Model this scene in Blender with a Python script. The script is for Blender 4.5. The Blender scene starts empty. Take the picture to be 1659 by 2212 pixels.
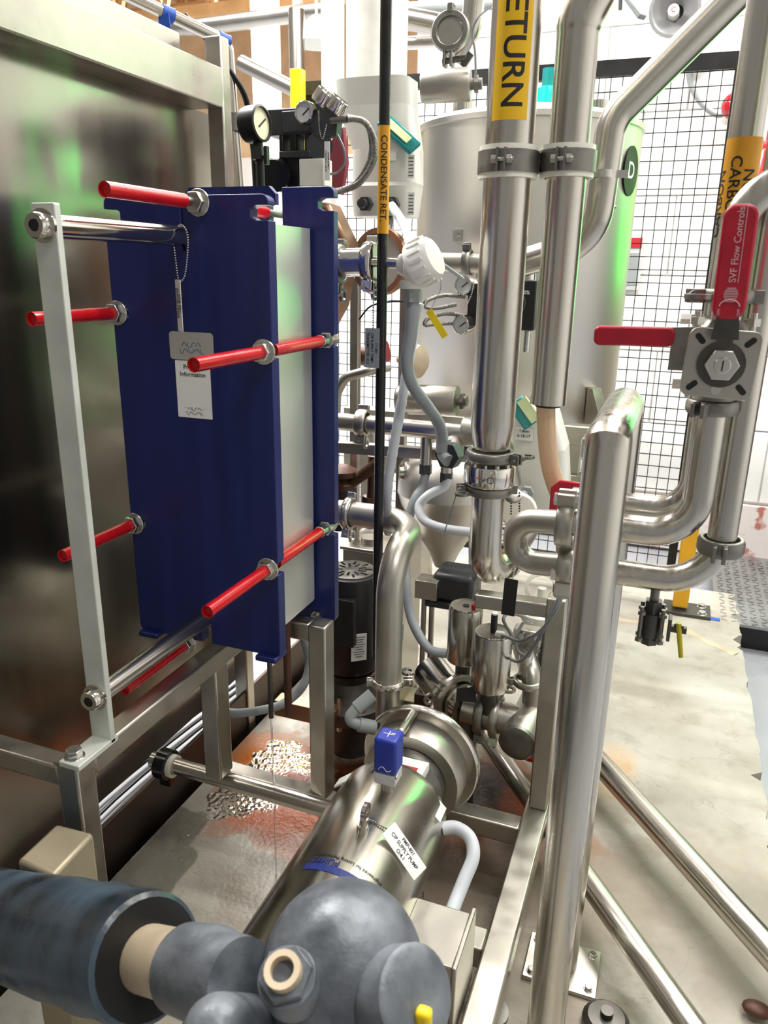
import bpy, bmesh, math, random
from mathutils import Vector, Matrix
random.seed(7)
PI = math.pi
# ------------------------------------------------------------------ camera
IW, IH, F = 1659.0, 2212.0, 1655.0
EYE = 1.4
dn = Vector((740 - IW / 2, 6300 - IH / 2, F)).normalized()
yy = Vector((1480 - IW / 2, 590 - IH / 2, F)); yy = (yy - dn * yy.dot(dn)).normalized()
zz = -dn
xx = yy.cross(zz)
RM = Matrix((xx, yy, zz))                      # world = RM @ camera coordinates (x right, y down, z forward)
scene = bpy.context.scene
COL = scene.collection
cd = bpy.data.cameras.new('camera'); cam = bpy.data.objects.new('camera', cd); COL.objects.link(cam)
cd.sensor_fit = 'VERTICAL'; cd.sensor_height = 36.0; cd.lens = F / IH * 36.0
cd.clip_start = 0.02; cd.clip_end = 100
cxr, cyr, czr = RM.col[0], RM.col[1], RM.col[2]
cam.matrix_world = Matrix(((cxr[0], -cyr[0], -czr[0], 0), (cxr[1], -cyr[1], -czr[1], 0), (cxr[2], -cyr[2], -czr[2], EYE), (0, 0, 0, 1)))
cd.dof.use_dof = True; cd.dof.focus_distance = 1.7; cd.dof.aperture_fstop = 9.0
scene.camera = cam
# ------------------------------------------------------------------ world, lamps, exposure
w = bpy.data.worlds.new('world'); scene.world = w; w.use_nodes = True
w.node_tree.nodes['Background'].inputs[0].default_value = (1.0, 0.97, 0.92, 1)
w.node_tree.nodes['Background'].inputs[1].default_value = 0.25
def area(name, loc, size, power, col=(1, 0.98, 0.95), rot=(0, 0, 0)):
    l = bpy.data.lights.new(name, 'AREA'); l.shape = 'RECTANGLE'; l.size, l.size_y = size; l.energy = power; l.color = col
    o = bpy.data.objects.new(name, l); o.location = loc; o.rotation_euler = rot; COL.objects.link(o); return o
for i, (x, y, p) in enumerate(((0.9, 0.2, 40), (0.4, 2.1, 52), (1.6, 3.3, 60), (-2.7, 2.2, 170), (-3.0, 4.8, 230), (-3.4, 8.5, 750), (0.2, 3.95, 85), (-1.6, 2.6, 40))):
    area('ceiling_lamp', (x, y, 4.2), (2.4, 0.5) if p > 200 else (1.3, 0.16), p)
gl = area('status_lamp_green', (0.74, 3.9, 1.75), (0.05, 1.2), 5.0, (0.0, 1.0, 0.08), (math.radians(90), 0, math.radians(-47 + 180)))
gl.rotation_euler = Vector((0.8, 1.6, 0.0)).to_track_quat('Z', 'Y').to_euler()
scene.view_settings.view_transform = 'Standard'; scene.view_settings.look = 'None'
scene.view_settings.exposure = 0.4; scene.view_settings.gamma = 1.0; scene.view_settings.use_curve_mapping = False
scene.cycles.use_denoising = True; scene.cycles.sample_clamp_indirect = 6.0; scene.cycles.max_bounces = 8
# ------------------------------------------------------------------ pixel rays to points in the place
def ray(px, py): return RM @ Vector((px - IW / 2, py - IH / 2, F))
def U(px, py, y):
    r = ray(px, py); p = r * (y / r.y); p.z += EYE; return p
def UX(px, py, x):
    r = ray(px, py); p = r * (x / r.x); p.z += EYE; return p
def UZ(px, py, z):
    r = ray(px, py); p = r * ((z - EYE) / r.z); p.z += EYE; return p
RT = RM.transposed()
def VZ(x, y, py):                               # height on the vertical line (x, y) seen at image row py
    a = RT @ Vector((x, y, 0)); b = RT @ Vector((0, 0, 1)); k = (py - IH / 2) / F
    return EYE + (k * a.z - a.y) / (b.y - k * b.z)
def V(*a): return Vector(a)
X, Y, Z = V(1, 0, 0), V(0, 1, 0), V(0, 0, 1)
# ------------------------------------------------------------------ materials
def lin(h):
    h = h.lstrip('#'); o = []
    for i in (0, 2, 4):
        c = int(h[i:i + 2], 16) / 255
        o.append(c / 12.92 if c < 0.04045 else ((c + 0.055) / 1.055) ** 2.4)
    return (*o, 1)
M = {}
def mat(name, col, metal=0.0, rough=0.5, var=0.12, scale=8.0, stretch=(1, 1, 1), bump=0.0, rvar=0.1, emit=0, alpha=1, trans=0, col2=None, coat=0, thr=None):
    m = bpy.data.materials.new(name); m.use_nodes = True; nt = m.node_tree; b = nt.nodes['Principled BSDF']
    c = lin(col) if isinstance(col, str) else (*col, 1)
    tc = nt.nodes.new('ShaderNodeTexCoord'); mp = nt.nodes.new('ShaderNodeMapping'); mp.inputs['Scale'].default_value = stretch
    nz = nt.nodes.new('ShaderNodeTexNoise'); nz.inputs['Scale'].default_value = scale; nz.inputs['Detail'].default_value = 5
    nt.links.new(tc.outputs['Object'], mp.inputs[0]); nt.links.new(mp.outputs[0], nz.inputs[0])
    rp = nt.nodes.new('ShaderNodeValToRGB'); e = rp.color_ramp.elements
    t = thr or (0.3, 0.7); e[0].position, e[1].position = t
    c2 = lin(col2) if col2 else tuple(v * (1 - var) for v in c[:3]) + (1,)
    e[0].color = c2; e[1].color = tuple(min(1, v * (1 + (0 if col2 else var * 0.5))) for v in c[:3]) + (1,)
    nt.links.new(nz.outputs[0], rp.inputs[0]); nt.links.new(rp.outputs[0], b.inputs['Base Color'])
    b.inputs['Metallic'].default_value = metal
    mr = nt.nodes.new('ShaderNodeMapRange'); mr.inputs[1].default_value = 0.3; mr.inputs[2].default_value = 0.7
    mr.inputs[3].default_value = max(0.02, rough - rvar); mr.inputs[4].default_value = min(1, rough + rvar)
    nt.links.new(nz.outputs[0], mr.inputs[0]); nt.links.new(mr.outputs[0], b.inputs['Roughness'])
    if bump:
        bp = nt.nodes.new('ShaderNodeBump'); bp.inputs['Strength'].default_value = bump; bp.inputs['Distance'].default_value = 0.01
        nt.links.new(nz.outputs[0], bp.inputs['Height']); nt.links.new(bp.outputs[0], b.inputs['Normal'])
    if emit:
        b.inputs['Emission Color'].default_value = c; b.inputs['Emission Strength'].default_value = emit
    if trans: b.inputs['Transmission Weight'].default_value = trans
    if alpha < 1: b.inputs['Alpha'].default_value = alpha
    if coat: b.inputs['Coat Weight'].default_value = coat
    M[name] = m; return m
mat('steel', '#c9c4bb', 1, 0.24, 0.1, 6, (14, 14, 0.6), rvar=0.07)
mat('steel_h', '#c9c4bb', 1, 0.24, 0.06, 3, rvar=0.03)
mat('polished', '#dedad2', 1, 0.12, 0.06, 10, rvar=0.04)
mat('satin', '#b9b4aa', 1, 0.38, 0.12, 9, rvar=0.06)
mat('frame_steel', '#bdb8ad', 1, 0.34, 0.12, 5, (3, 3, 3), rvar=0.08)
mat('panel_steel', '#a39d93', 1, 0.21, 0.08, 3, (5, 5, 0.3), rvar=0.03)
mat('pack', '#e2e2dc', 0.7, 0.34, 0.05, 4, rvar=0.05)
mat('shroud_steel', '#c6c1b6', 1, 0.24, 0.08, 7, rvar=0.05)
mat('cast', '#8d8a84', 1, 0.45, 0.2, 30, rvar=0.1, bump=0.08)
mat('darkcast', '#5f5c57', 0.9, 0.45, 0.25, 25, rvar=0.1, bump=0.08)
mat('tank', '#d4d0c9', 1, 0.4, 0.06, 4, (1, 1, 0.3), rvar=0.05)
mat('blue', '#15225f', 0, 0.36, 0.2, 4, (7, 7, 0.5), rvar=0.06)
mat('blue_bright', '#2438a0', 0, 0.4, 0.1, 8)
mat('red', '#c01019', 0, 0.28, 0.12, 12, rvar=0.06, coat=0.3)
mat('redgrip', '#b50f2b', 0, 0.42, 0.15, 40, rvar=0.05)
mat('redguard', '#b81b30', 0, 0.4, 0.1, 12)
mat('dullred', '#93424d', 0, 0.5, 0.15, 10)
mat('ringdisc', '#b5b4b2', 0.4, 0.45, 0.08, 10)
mat('zinc', '#d5d3cc', 1, 0.25, 0.15, 18, rvar=0.08)
mat('whitebar', '#d4d8cf', 0.25, 0.45, 0.1, 14, rvar=0.08, bump=0.05)
mat('white', '#f2f0ea', 0, 0.45, 0.05, 8)
mat('ivory', '#eeecdf', 0, 0.38, 0.05, 8)
mat('wallwhite', '#fbfbf8', 0, 0.6, 0.04, 3)
mat('insul', '#f1efe6', 0, 0.35, 0.07, 14, bump=0.25)
mat('grey', '#9aa09f', 0, 0.45, 0.1, 12)
mat('lightgrey', '#cdced0', 0, 0.4, 0.08, 12)
mat('housing', '#d9d8cf', 0, 0.42, 0.05, 6)
mat('teal', '#178a8c', 0, 0.35, 0.1, 6)
mat('screen', '#dcecb4', 0, 0.2, 0.1, 6)
mat('black', '#141415', 0, 0.42, 0.2, 14)
mat('blackpipe', '#1b1b1b', 0, 0.3, 0.2, 20, bump=0.04)
mat('blackgloss', '#0f0f11', 0, 0.2, 0.15, 10)
mat('charcoal', '#4a4c4f', 0.4, 0.38, 0.2, 25, bump=0.06)
mat('iron', '#7c8187', 0.25, 0.42, 0.3, 16, bump=0.5, rvar=0.15, col2='#4c5157', thr=(0.35, 0.62))
mat('lagging', '#4f6170', 0.0, 0.34, 0.45, 9, bump=0.5, rvar=0.12, col2='#1d242b', thr=(0.36, 0.68))
mat('beigepipe', '#c9b79c', 0.2, 0.5, 0.2, 12)
mat('brownish', '#b08a70', 0.9, 0.35, 0.25, 6, rvar=0.1)
mat('rusty', '#5a3a2a', 0.3, 0.5, 0.4, 18, bump=0.25)
mat('yellow', '#f3d318', 0, 0.4, 0.05, 8)
mat('label', '#e8b714', 0, 0.38, 0.06, 8)
mat('label_o', '#d99a1c', 0, 0.38, 0.06, 8)
mat('postyellow', '#eeb01c', 0, 0.45, 0.1, 12)
mat('yellowgrip', '#b9ab1c', 0, 0.4, 0.15, 20)
mat('ink', '#17170f', 0, 0.6, 0.1, 20)
mat('inkblue', '#23347e', 0, 0.5, 0.1, 20)
mat('silverink', '#d9a9ae', 0, 0.5, 0.1, 30)
mat('whiteink', '#f4f4f4', 0, 0.5, 0.03, 30)
mat('redink', '#b8292c', 0, 0.5, 0.1, 30)
mat('greyink', '#6b6b6b', 0, 0.6, 0.1, 30)
mat('tagwhite', '#efefec', 0, 0.4, 0.05, 10)
mat('taggrey', '#a9adad', 0.3, 0.4, 0.05, 10)
mat('foil', '#cfcfc9', 0.6, 0.35, 0.08, 10)
mat('hose', '#e6c7a2', 0, 0.3, 0.08, 10, trans=0.35)
mat('conduit', '#979da0', 0, 0.45, 0.12, 20)
mat('conduit_w', '#cdd1d6', 0, 0.45, 0.06, 20)
mat('airtube', '#8d9092', 0, 0.25, 0.08, 10, trans=0.3)
mat('braid', '#8f8b84', 0.9, 0.4, 0.3, 160, bump=0.3)
mat('tape', '#2a57b8', 0, 0.55, 0.12, 14)
mat('bluehandle', '#1f86c9', 0, 0.4, 0.1, 14)
mat('green_lamp', '#12c88a', 0, 0.2, 0.05, 8, emit=1.1)
mat('red_lamp', '#b3202c', 0, 0.2, 0.05, 8)
mat('gaugeface', '#e9e2c2', 0, 0.4, 0.04, 8)
mat('gaugewhite', '#d9dcdc', 0, 0.3, 0.04, 8)
mat('rubber', '#202022', 0, 0.7, 0.1, 10)
mat('orangedeck', '#f0cfa6', 0, 0.6, 0.15, 4)
mat('truss', '#cf9c66', 0, 0.6, 0.15, 6)
mat('speaker', '#8d8d8d', 0, 0.45, 0.1, 8)
mat('water', '#ffffff', 0, 0.02, 0, 5, trans=0.9)
mat('pinkbase', '#ece4df', 0, 0.6, 0.25, 9, col2='#c07a6c', thr=(0.34, 0.42))
mat('greyfloor', '#9a9ca1', 0, 0.3, 0.12, 4)
mat('darkbeam', '#5a4e45', 0.9, 0.42, 0.2, 6, rvar=0.08)
mat('tread', '#a9a9a8', 1, 0.35, 0.1, 12)
mat('cable', '#0d0d0f', 0, 0.4, 0.1, 10)
mat('stonebox', '#b3a78f', 0.6, 0.5, 0.15, 7)
# concrete pad: pale worn screed with orange iron stains of their own shape and a wet sheen
def pad_material():
    m = bpy.data.materials.new('pad'); m.use_nodes = True; nt = m.node_tree; b = nt.nodes['Principled BSDF']; L = nt.links.new
    geo = nt.nodes.new('ShaderNodeNewGeometry')
    def noise(s, d=6, r=0.55):
        n = nt.nodes.new('ShaderNodeTexNoise'); n.inputs['Scale'].default_value = s; n.inputs['Detail'].default_value = d; n.inputs['Roughness'].default_value = r
        L(geo.outputs['Position'], n.inputs[0]); return n
    def ramp(src, stops):
        r = nt.nodes.new('ShaderNodeValToRGB'); e = r.color_ramp.elements
        while len(e) < len(stops): e.new(0.5)
        for k, (p, c) in enumerate(stops): e[k].position = p; e[k].color = c
        L(src, r.inputs[0]); return r
    def mix(f, a, c):
        x = nt.nodes.new('ShaderNodeMix'); x.data_type = 'RGBA'
        if f is not None: L(f, x.inputs[0])
        L(a, x.inputs[6])
        if isinstance(c, tuple): x.inputs[7].default_value = c
        else: L(c, x.inputs[7])
        return x.outputs[2]
    n1 = noise(2.2); base = ramp(n1.outputs[0], [(0.28, lin('#8a8375')), (0.5, lin('#aaa599')), (0.7, lin('#bfbcb2'))])
    n2 = noise(11); dirt = ramp(n2.outputs[0], [(0.52, (0, 0, 0, 1)), (0.72, (0.55, 0.55, 0.55, 1))])
    col = mix(dirt.outputs[0], base.outputs[0], lin('#8b8375'))
    # hairline cracks
    vo = nt.nodes.new('ShaderNodeTexVoronoi'); vo.feature = 'DISTANCE_TO_EDGE'; vo.inputs['Scale'].default_value = 2.3
    nd = noise(5, 4); va = nt.nodes.new('ShaderNodeVectorMath'); va.operation = 'MULTIPLY_ADD'; va.inputs[1].default_value = (0.3, 0.3, 0.3)
    L(nd.outputs[1], va.inputs[0]); L(geo.outputs['Position'], va.inputs[2]); L(va.outputs[0], vo.inputs[0])
    ck = ramp(vo.outputs['Distance'], [(0.0, (0.3, 0.3, 0.3, 1)), (0.004, (0, 0, 0, 1))])
    col = mix(ck.outputs[0], col, lin('#5e5548'))
    n3 = noise(7, 5)
    wet = None
    for (cx, cy, rx, ry, lo, hi, cc) in STAINS:
        mp = nt.nodes.new('ShaderNodeMapping'); mp.vector_type = 'POINT'
        mp.inputs['Scale'].default_value = (1 / rx, 1 / ry, 0); mp.inputs['Location'].default_value = (-cx / rx, -cy / ry, 0)
        L(geo.outputs['Position'], mp.inputs[0])
        ln = nt.nodes.new('ShaderNodeVectorMath'); ln.operation = 'LENGTH'; L(mp.outputs[0], ln.inputs[0])
        ad = nt.nodes.new('ShaderNodeMath'); ad.operation = 'MULTIPLY_ADD'; ad.inputs[1].default_value = 1.5; L(n3.outputs[0], ad.inputs[0]); L(ln.outputs['Value'], ad.inputs[2])
        r = ramp(ad.outputs[0], [(0.0, (hi, hi, hi, 1)), (0.62, (hi, hi, hi, 1)), (0.95, (lo, lo, lo, 1)), (1.0, (0, 0, 0, 1))])
        dv = nt.nodes.new('ShaderNodeMath'); dv.operation = 'DIVIDE'; dv.inputs[1].default_value = 1.8; L(ad.outputs[0], dv.inputs[0]); L(dv.outputs[0], r.inputs[0])
        col = mix(r.outputs[0], col, lin(cc))
        if wet is None: wet = r
    L(col, b.inputs['Base Color'])
    wp = nt.nodes.new('ShaderNodeSeparateXYZ'); L(geo.outputs['Position'], wp.inputs[0])
    wr = nt.nodes.new('ShaderNodeMapRange'); wr.inputs[1].default_value = -0.7; wr.inputs[2].default_value = -0.15; wr.inputs[3].default_value = 0.28; wr.inputs[4].default_value = 0.5
    L(wp.outputs[0], wr.inputs[0]); L(wr.outputs[0], b.inputs['Roughness'])
    n4 = noise(95, 3); bp = nt.nodes.new('ShaderNodeBump'); bp.inputs['Strength'].default_value = 0.3; bp.inputs['Distance'].default_value = 0.005
    L(n4.outputs[0], bp.inputs['Height'])
    b2 = nt.nodes.new('ShaderNodeBump'); b2.inputs['Strength'].default_value = 0.5; b2.inputs['Distance'].default_value = 0.03
    L(n1.outputs[0], b2.inputs['Height']); L(bp.outputs[0], b2.inputs['Normal']); L(b2.outputs[0], b.inputs['Normal'])
    b.inputs['Specular IOR Level'].default_value = 0.2
    M['pad'] = m
def _s(px, py): p = UZ(px, py, 0); return p.x, p.y
STAINS = [(*_s(980, 1830), 0.5, 0.6, 0.2, 0.7, '#6f5c46'), (*_s(610, 1640), 0.24, 0.13, 0.4, 1.0, '#b8620e'), (*_s(655, 1765), 0.27, 0.17, 0.4, 1.0, '#9a4605'), (*_s(775, 1690), 0.2, 0.2, 0.3, 1.0, '#341808'), (*_s(1050, 1745), 0.3, 0.24, 0.35, 1.0, '#9c4808'),
          (*_s(1025, 1690), 0.16, 0.2, 0.2, 1.0, '#2c170a'), (*_s(760, 1580), 0.16, 0.2, 0.2, 0.8, '#55301a'), (*_s(640, 1655), 0.12, 0.1, 0.2, 0.45, '#7a3038'), (*_s(1330, 1660), 0.07, 0.16, 0.1, 0.45, '#c89a5e'), (*_s(1060, 1870), 0.2, 0.26, 0.2, 0.85, '#4a3f33'), (*_s(1400, 1950), 0.5, 0.3, 0.1, 0.4, '#8b806c')]
pad_material()
# ------------------------------------------------------------------ mesh builder
def frame(a):
    a = a.normalized(); h = Z if abs(a.z) < 0.9 else X
    u = h.cross(a).normalized(); return u, a.cross(u).normalized()
def fillet(pts, r, n=7):
    pts = [Vector(p) for p in pts]; out = [pts[0]]
    for i in range(1, len(pts) - 1):
        p, a, b = pts[i], pts[i - 1], pts[i + 1]
        d0, d1 = (a - p), (b - p); l0, l1 = d0.length, d1.length; d0.normalize(); d1.normalize()
        ang = d0.angle(d1)
        if ang > PI - 0.03: out.append(p); continue
        rr = r[i - 1] if isinstance(r, (list, tuple)) else r
        t = min(rr / math.tan(ang / 2), l0 * 0.48, l1 * 0.48); rr = t * math.tan(ang / 2)
        c = p + (d0 + d1).normalized() * (rr / math.sin(ang / 2))
        s = p + d0 * t - c; e = p + d1 * t - c; tot = s.angle(e); ax = s.cross(e).normalized()
        for k in range(n + 1): out.append(c + Matrix.Rotation(tot * k / n, 3, ax) @ s)
    out.append(pts[-1]); return out
def smooth(pts, n=6):
    pts = [Vector(p) for p in pts]; out = []
    for i in range(len(pts) - 1):
        p0, p1, p2, p3 = pts[max(i - 1, 0)], pts[i], pts[i + 1], pts[min(i + 2, len(pts) - 1)]
        for k in range(n):
            t = k / n
            out.append(0.5 * ((2 * p1) + (p2 - p0) * t + (2 * p0 - 5 * p1 + 4 * p2 - p3) * t * t + (3 * p1 - p0 - 3 * p2 + p3) * t ** 3))
    out.append(pts[-1]); return out
ORG = {}
class MB:
    def __init__(s): s.v = []; s.f = []
    def add(s, vs, fs):
        n = len(s.v); s.v += [Vector(v) for v in vs]; s.f += [[i + n for i in f] for f in fs]; return s
    def box(s, c, size, ax=None):
        a, b, d = ax or (X, Y, Z); c = Vector(c); h = [k / 2 for k in size]
        vs = [c + a * h[0] * i + b * h[1] * j + d * h[2] * k for i in (-1, 1) for j in (-1, 1) for k in (-1, 1)]
        return s.add(vs, [(0, 1, 3, 2), (4, 6, 7, 5), (0, 4, 5, 1), (2, 3, 7, 6), (0, 2, 6, 4), (1, 5, 7, 3)])
    def bar(s, p, q, w, h, up=Z):
        p, q = Vector(p), Vector(q); d = (q - p); l = d.length; d.normalize(); a = d.cross(up).normalized(); b = a.cross(d)
        return s.box((p + q) / 2, (w, l, h), (a, d, b))
    def lathe(s, o, axis, prof, n=24, close=True):
        o = Vector(o); a = axis.normalized(); u, v = frame(a); vs = []; fs = []
        for r, t in prof:
            for k in range(n):
                g = 2 * PI * k / n; vs.append(o + a * t + (u * math.cos(g) + v * math.sin(g)) * max(r, 1e-5))
        m = len(prof)
        for i in range(m - 1):
            for k in range(n): fs.append((i * n + k, i * n + (k + 1) % n, (i + 1) * n + (k + 1) % n, (i + 1) * n + k))
        if close: fs.append(tuple(range(n - 1, -1, -1))); fs.append(tuple(range((m - 1) * n, m * n)))
        return s.add(vs, fs)
    def ring(s, o, axis, prof, n=24):           # closed profile, no caps (a torus of any section)
        return s.lathe(o, axis, list(prof) + [prof[0]], n, False)
    def cyl(s, p, q, r, r2=None, n=20):
        p, q = Vector(p), Vector(q); d = q - p
        return s.lathe(p, d, [(r, 0), (r if r2 is None else r2, d.length)], n)
    def hexa(s, p, q, r): return s.cyl(p, q, r, n=6)
    def tube(s, pts, r, n=12, caps=True):
        pts = [Vector(p) for p in pts]; vs = []; fs = []; m = len(pts)
        t = (pts[1] - pts[0]).normalized(); u, v = frame(t)
        for i, p in enumerate(pts):
            t2 = ((pts[min(i + 1, m - 1)] - pts[max(i - 1, 0)])).normalized()
            q = t.rotation_difference(t2); u = q @ u; v = q @ v; t = t2
            rr = r(i / (m - 1)) if callable(r) else r
            for k in range(n):
                g = 2 * PI * k / n; vs.append(p + (u * math.cos(g) + v * math.sin(g)) * rr)
        for i in range(m - 1):
            for k in range(n): fs.append((i * n + k, i * n + (k + 1) % n, (i + 1) * n + (k + 1) % n, (i + 1) * n + k))
        if caps: fs.append(tuple(range(n - 1, -1, -1))); fs.append(tuple(range((m - 1) * n, m * n)))
        return s.add(vs, fs)
    def sphere(s, c, r, n=20, m=12, sc=(1, 1, 1)):
        c = Vector(c); vs = []; fs = []
        for i in range(m + 1):
            a = PI * i / m
            for k in range(n):
                g = 2 * PI * k / n; vs.append(c + V(math.sin(a) * math.cos(g) * sc[0], math.sin(a) * math.sin(g) * sc[1], math.cos(a) * sc[2]) * r)
        for i in range(m):
            for k in range(n): fs.append((i * n + k, (i + 1) * n + k, (i + 1) * n + (k + 1) % n, i * n + (k + 1) % n))
        return s.add(vs, fs)
    def prism(s, poly, o, a, b, depth):         # 2D outline in the plane (a, b) pushed along a x b
        o = Vector(o); nrm = a.cross(b).normalized(); n = len(poly)
        vs = [o + a * p[0] + b * p[1] for p in poly] + [o + a * p[0] + b * p[1] + nrm * depth for p in poly]
        fs = [tuple(range(n - 1, -1, -1)), tuple(range(n, 2 * n))] + [(i, (i + 1) % n, n + (i + 1) % n, n + i) for i in range(n)]
        return s.add(vs, fs)
    def beads(s, pts, r, step):
        pts = [Vector(p) for p in pts]; acc = 0
        for a, b in zip(pts, pts[1:]):
            l = (b - a).length; t = acc
            while t < l:
                s.sphere(a + (b - a) * (t / l), r, 6, 4); t += step
            acc = t - l
        return s
    def build(s, name, m, parent=None, bevel=0, ang=0.7, flat=False, origin=None):
        me = bpy.data.meshes.new(name)
        if parent is not None: o0 = ORG[parent]
        elif origin is not None: o0 = Vector(origin)
        else:
            lo = [min(v[i] for v in s.v) for i in range(3)]; hi = [max(v[i] for v in s.v) for i in range(3)]
            o0 = V((lo[0] + hi[0]) / 2, (lo[1] + hi[1]) / 2, lo[2])
        me.from_pydata([v - o0 for v in s.v], [], s.f); me.update()
        bm = bmesh.new(); bm.from_mesh(me); bmesh.ops.recalc_face_normals(bm, faces=bm.faces); bm.to_mesh(me); bm.free()
        if not flat:
            me.polygons.foreach_set('use_smooth', [True] * len(me.polygons)); me.set_sharp_from_angle(angle=ang)
        me.materials.append(M[m]); o = bpy.data.objects.new(name, me); COL.objects.link(o)
        if parent is not None: o.parent = parent
        else: o.location = o0
        ORG[o] = o0
        if bevel:
            bv = o.modifiers.new('bevel', 'BEVEL'); bv.width = bevel; bv.segments = 2; bv.limit_method = 'ANGLE'; bv.angle_limit = 0.9
        return o
def rrect(w, h, r, n=4):
    out = []
    for cx, cy, a0 in ((w / 2 - r, h / 2 - r, 0), (-w / 2 + r, h / 2 - r, 90), (-w / 2 + r, -h / 2 + r, 180), (w / 2 - r, -h / 2 + r, 270)):
        for k in range(n + 1):
            g = math.radians(a0 + 90 * k / n); out.append((cx + r * math.cos(g), cy + r * math.sin(g)))
    return out
def tag(o, label, cat, group=None, kind=None):
    if label: o['label'] = label
    if cat: o['category'] = cat
    if group: o['group'] = group
    if kind: o['kind'] = kind
    return o
def thing(name, label, cat, loc, group=None):
    o = bpy.data.objects.new(name, None); o.empty_display_size = 0.05; o.location = loc; COL.objects.link(o); ORG[o] = Vector(loc)
    return tag(o, label, cat, group)
def struct(o, kind='structure'): o['kind'] = kind; return o
def one(mb, name, m, label, cat, group=None, **k): return tag(mb.build(name, m, **k), label, cat, group)
# flat print: a line of lettering as a thin mesh, laid on a plane or wrapped by a function
def glyphs(txt, size, cut=0, bold=0.012):
    c = bpy.data.curves.new('lettering', 'FONT'); c.body = txt; c.size = size; c.offset = bold * size; c.align_x = 'CENTER'; c.align_y = 'CENTER'
    o = bpy.data.objects.new('lettering', c); COL.objects.link(o)
    dg = bpy.context.evaluated_depsgraph_get(); me = bpy.data.meshes.new_from_object(o.evaluated_get(dg))
    bm = bmesh.new(); bm.from_mesh(me); bpy.data.objects.remove(o); bpy.data.curves.remove(c); bpy.data.meshes.remove(me)
    bmesh.ops.triangulate(bm, faces=bm.faces)
    if cut:
        y = -size
        while y < size:
            bmesh.ops.bisect_plane(bm, geom=bm.verts[:] + bm.edges[:] + bm.faces[:], plane_co=(0, y, 0), plane_no=(0, 1, 0)); y += cut
    bm.verts.index_update(); vs = [v.co.copy() for v in bm.verts]; fs = [[v.index for v in f.verts] for f in bm.faces]; bm.free()
    return vs, fs
def text(txt, size, o, a, b, m, parent, sx=1.0, name='lettering'):
    vs, fs = glyphs(txt, size); a = a.normalized(); b = b.normalized(); n = a.cross(b)
    mb = MB(); mb.add([o + a * v.x * sx + b * v.y for v in vs], fs)
    return mb.build(name, m, parent, flat=True)
def wrap_text(txt, size, base, axis_z, r, phi0, m, parent, name='lettering', flip=1):
    # letters reading along a vertical pipe; letter height runs round the pipe
    vs, fs = glyphs(txt, size, size / 12)
    mb = MB()
    mb.add([V(base.x + r * math.cos(phi0 + flip * v.y / r), base.y + r * math.sin(phi0 + flip * v.y / r), axis_z - flip * v.x) for v in vs], fs)
    return mb.build(name, m, parent, flat=True)
# hygienic clamp: two-shell ring, hinge lugs, wing nut
def clamp(parent, c, axis, r, side, m='polished', w=0.02, nut=True):
    axis = axis.normalized(); side = (side - axis * side.dot(axis)).normalized(); c = Vector(c); t = axis.cross(side)
    mb = MB().ring(c, axis, [(r * 1.0, -w / 2), (r * 1.22, -w / 2), (r * 1.32, -w / 4), (r * 1.32, w / 4), (r * 1.22, w / 2), (r * 1.0, w / 2)], 28)
    for k in (-1, 1):
        mb.box(c + side * (r * 1.32 + 0.008) + t * k * 0.007, (0.022, 0.006, w), (side, t, axis))
        mb.box(c - side * (r * 1.32 + 0.004) + t * k * 0.005, (0.014, 0.005, w), (side, t, axis))
    o = mb.build('clamp', m, parent, bevel=0.0012)
    if nut:
        q = c + side * (r * 1.32 + 0.012)
        nb = MB().cyl(q - t * 0.022, q + t * 0.03, 0.0035, n=8).cyl(q + t * 0.011, q + t * 0.026, 0.0075, n=10)
        nb.ring(q + t * 0.045, axis, [(0.010, -0.003), (0.017, -0.003), (0.017, 0.003), (0.010, 0.003)], 14)
        nb.build('wing_nut', m, o)
    return o
def nut(c, axis, r, h, m, parent, name='nut', wash=True):
    mb = MB().hexa(c, c + axis.normalized() * h, r)
    if wash: mb.cyl(c - axis.normalized() * 0.003, c + axis.normalized() * 0.001, r * 1.25, n=20)
    return mb.build(name, m, parent, bevel=0.0012, ang=0.5)
def tagplate(root, pos, a, b, w, h, m, lines, size, ink, th=0.0012, sx=1.0):
    n = a.cross(b); p = MB().prism(rrect(w, h, min(w, h) * 0.06), pos, a, b, th).build('tag_plate', m, root)
    k = len(lines)
    for i, l in enumerate(lines):
        if l: text(l, size, pos + n * (th + 0.0004) + b * ((k - 1) / 2 - i) * size * 1.15, a, b, ink, p, sx)
    return p
exec_order = []
# ================================================================== the setting
PADX0, PADX1, PADY1 = -1.105, 0.392, 3.6
def make_pad():
    xs = []; y = -0.3; right = []
    while y < PADY1: right.append((PADX1 + random.uniform(-0.006, 0.006) - (random.uniform(0.01, 0.035) if random.random() < 0.14 else 0), y)); y += random.uniform(0.015, 0.05)
    right.append((PADX1, PADY1))
    poly = [(PADX0, -0.3)] + right + [(PADX0, PADY1)]
    o = MB().prism(poly, V(0, 0, -0.12), X, Y, 0.12).build('floor', 'pad', flat=True, origin=(0, 0, 0)); struct(o)
make_pad()
struct(MB().box((0, 6, -0.17), (16, 22, 0.1)).build('floor_lower', 'greyfloor', flat=True))
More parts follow.
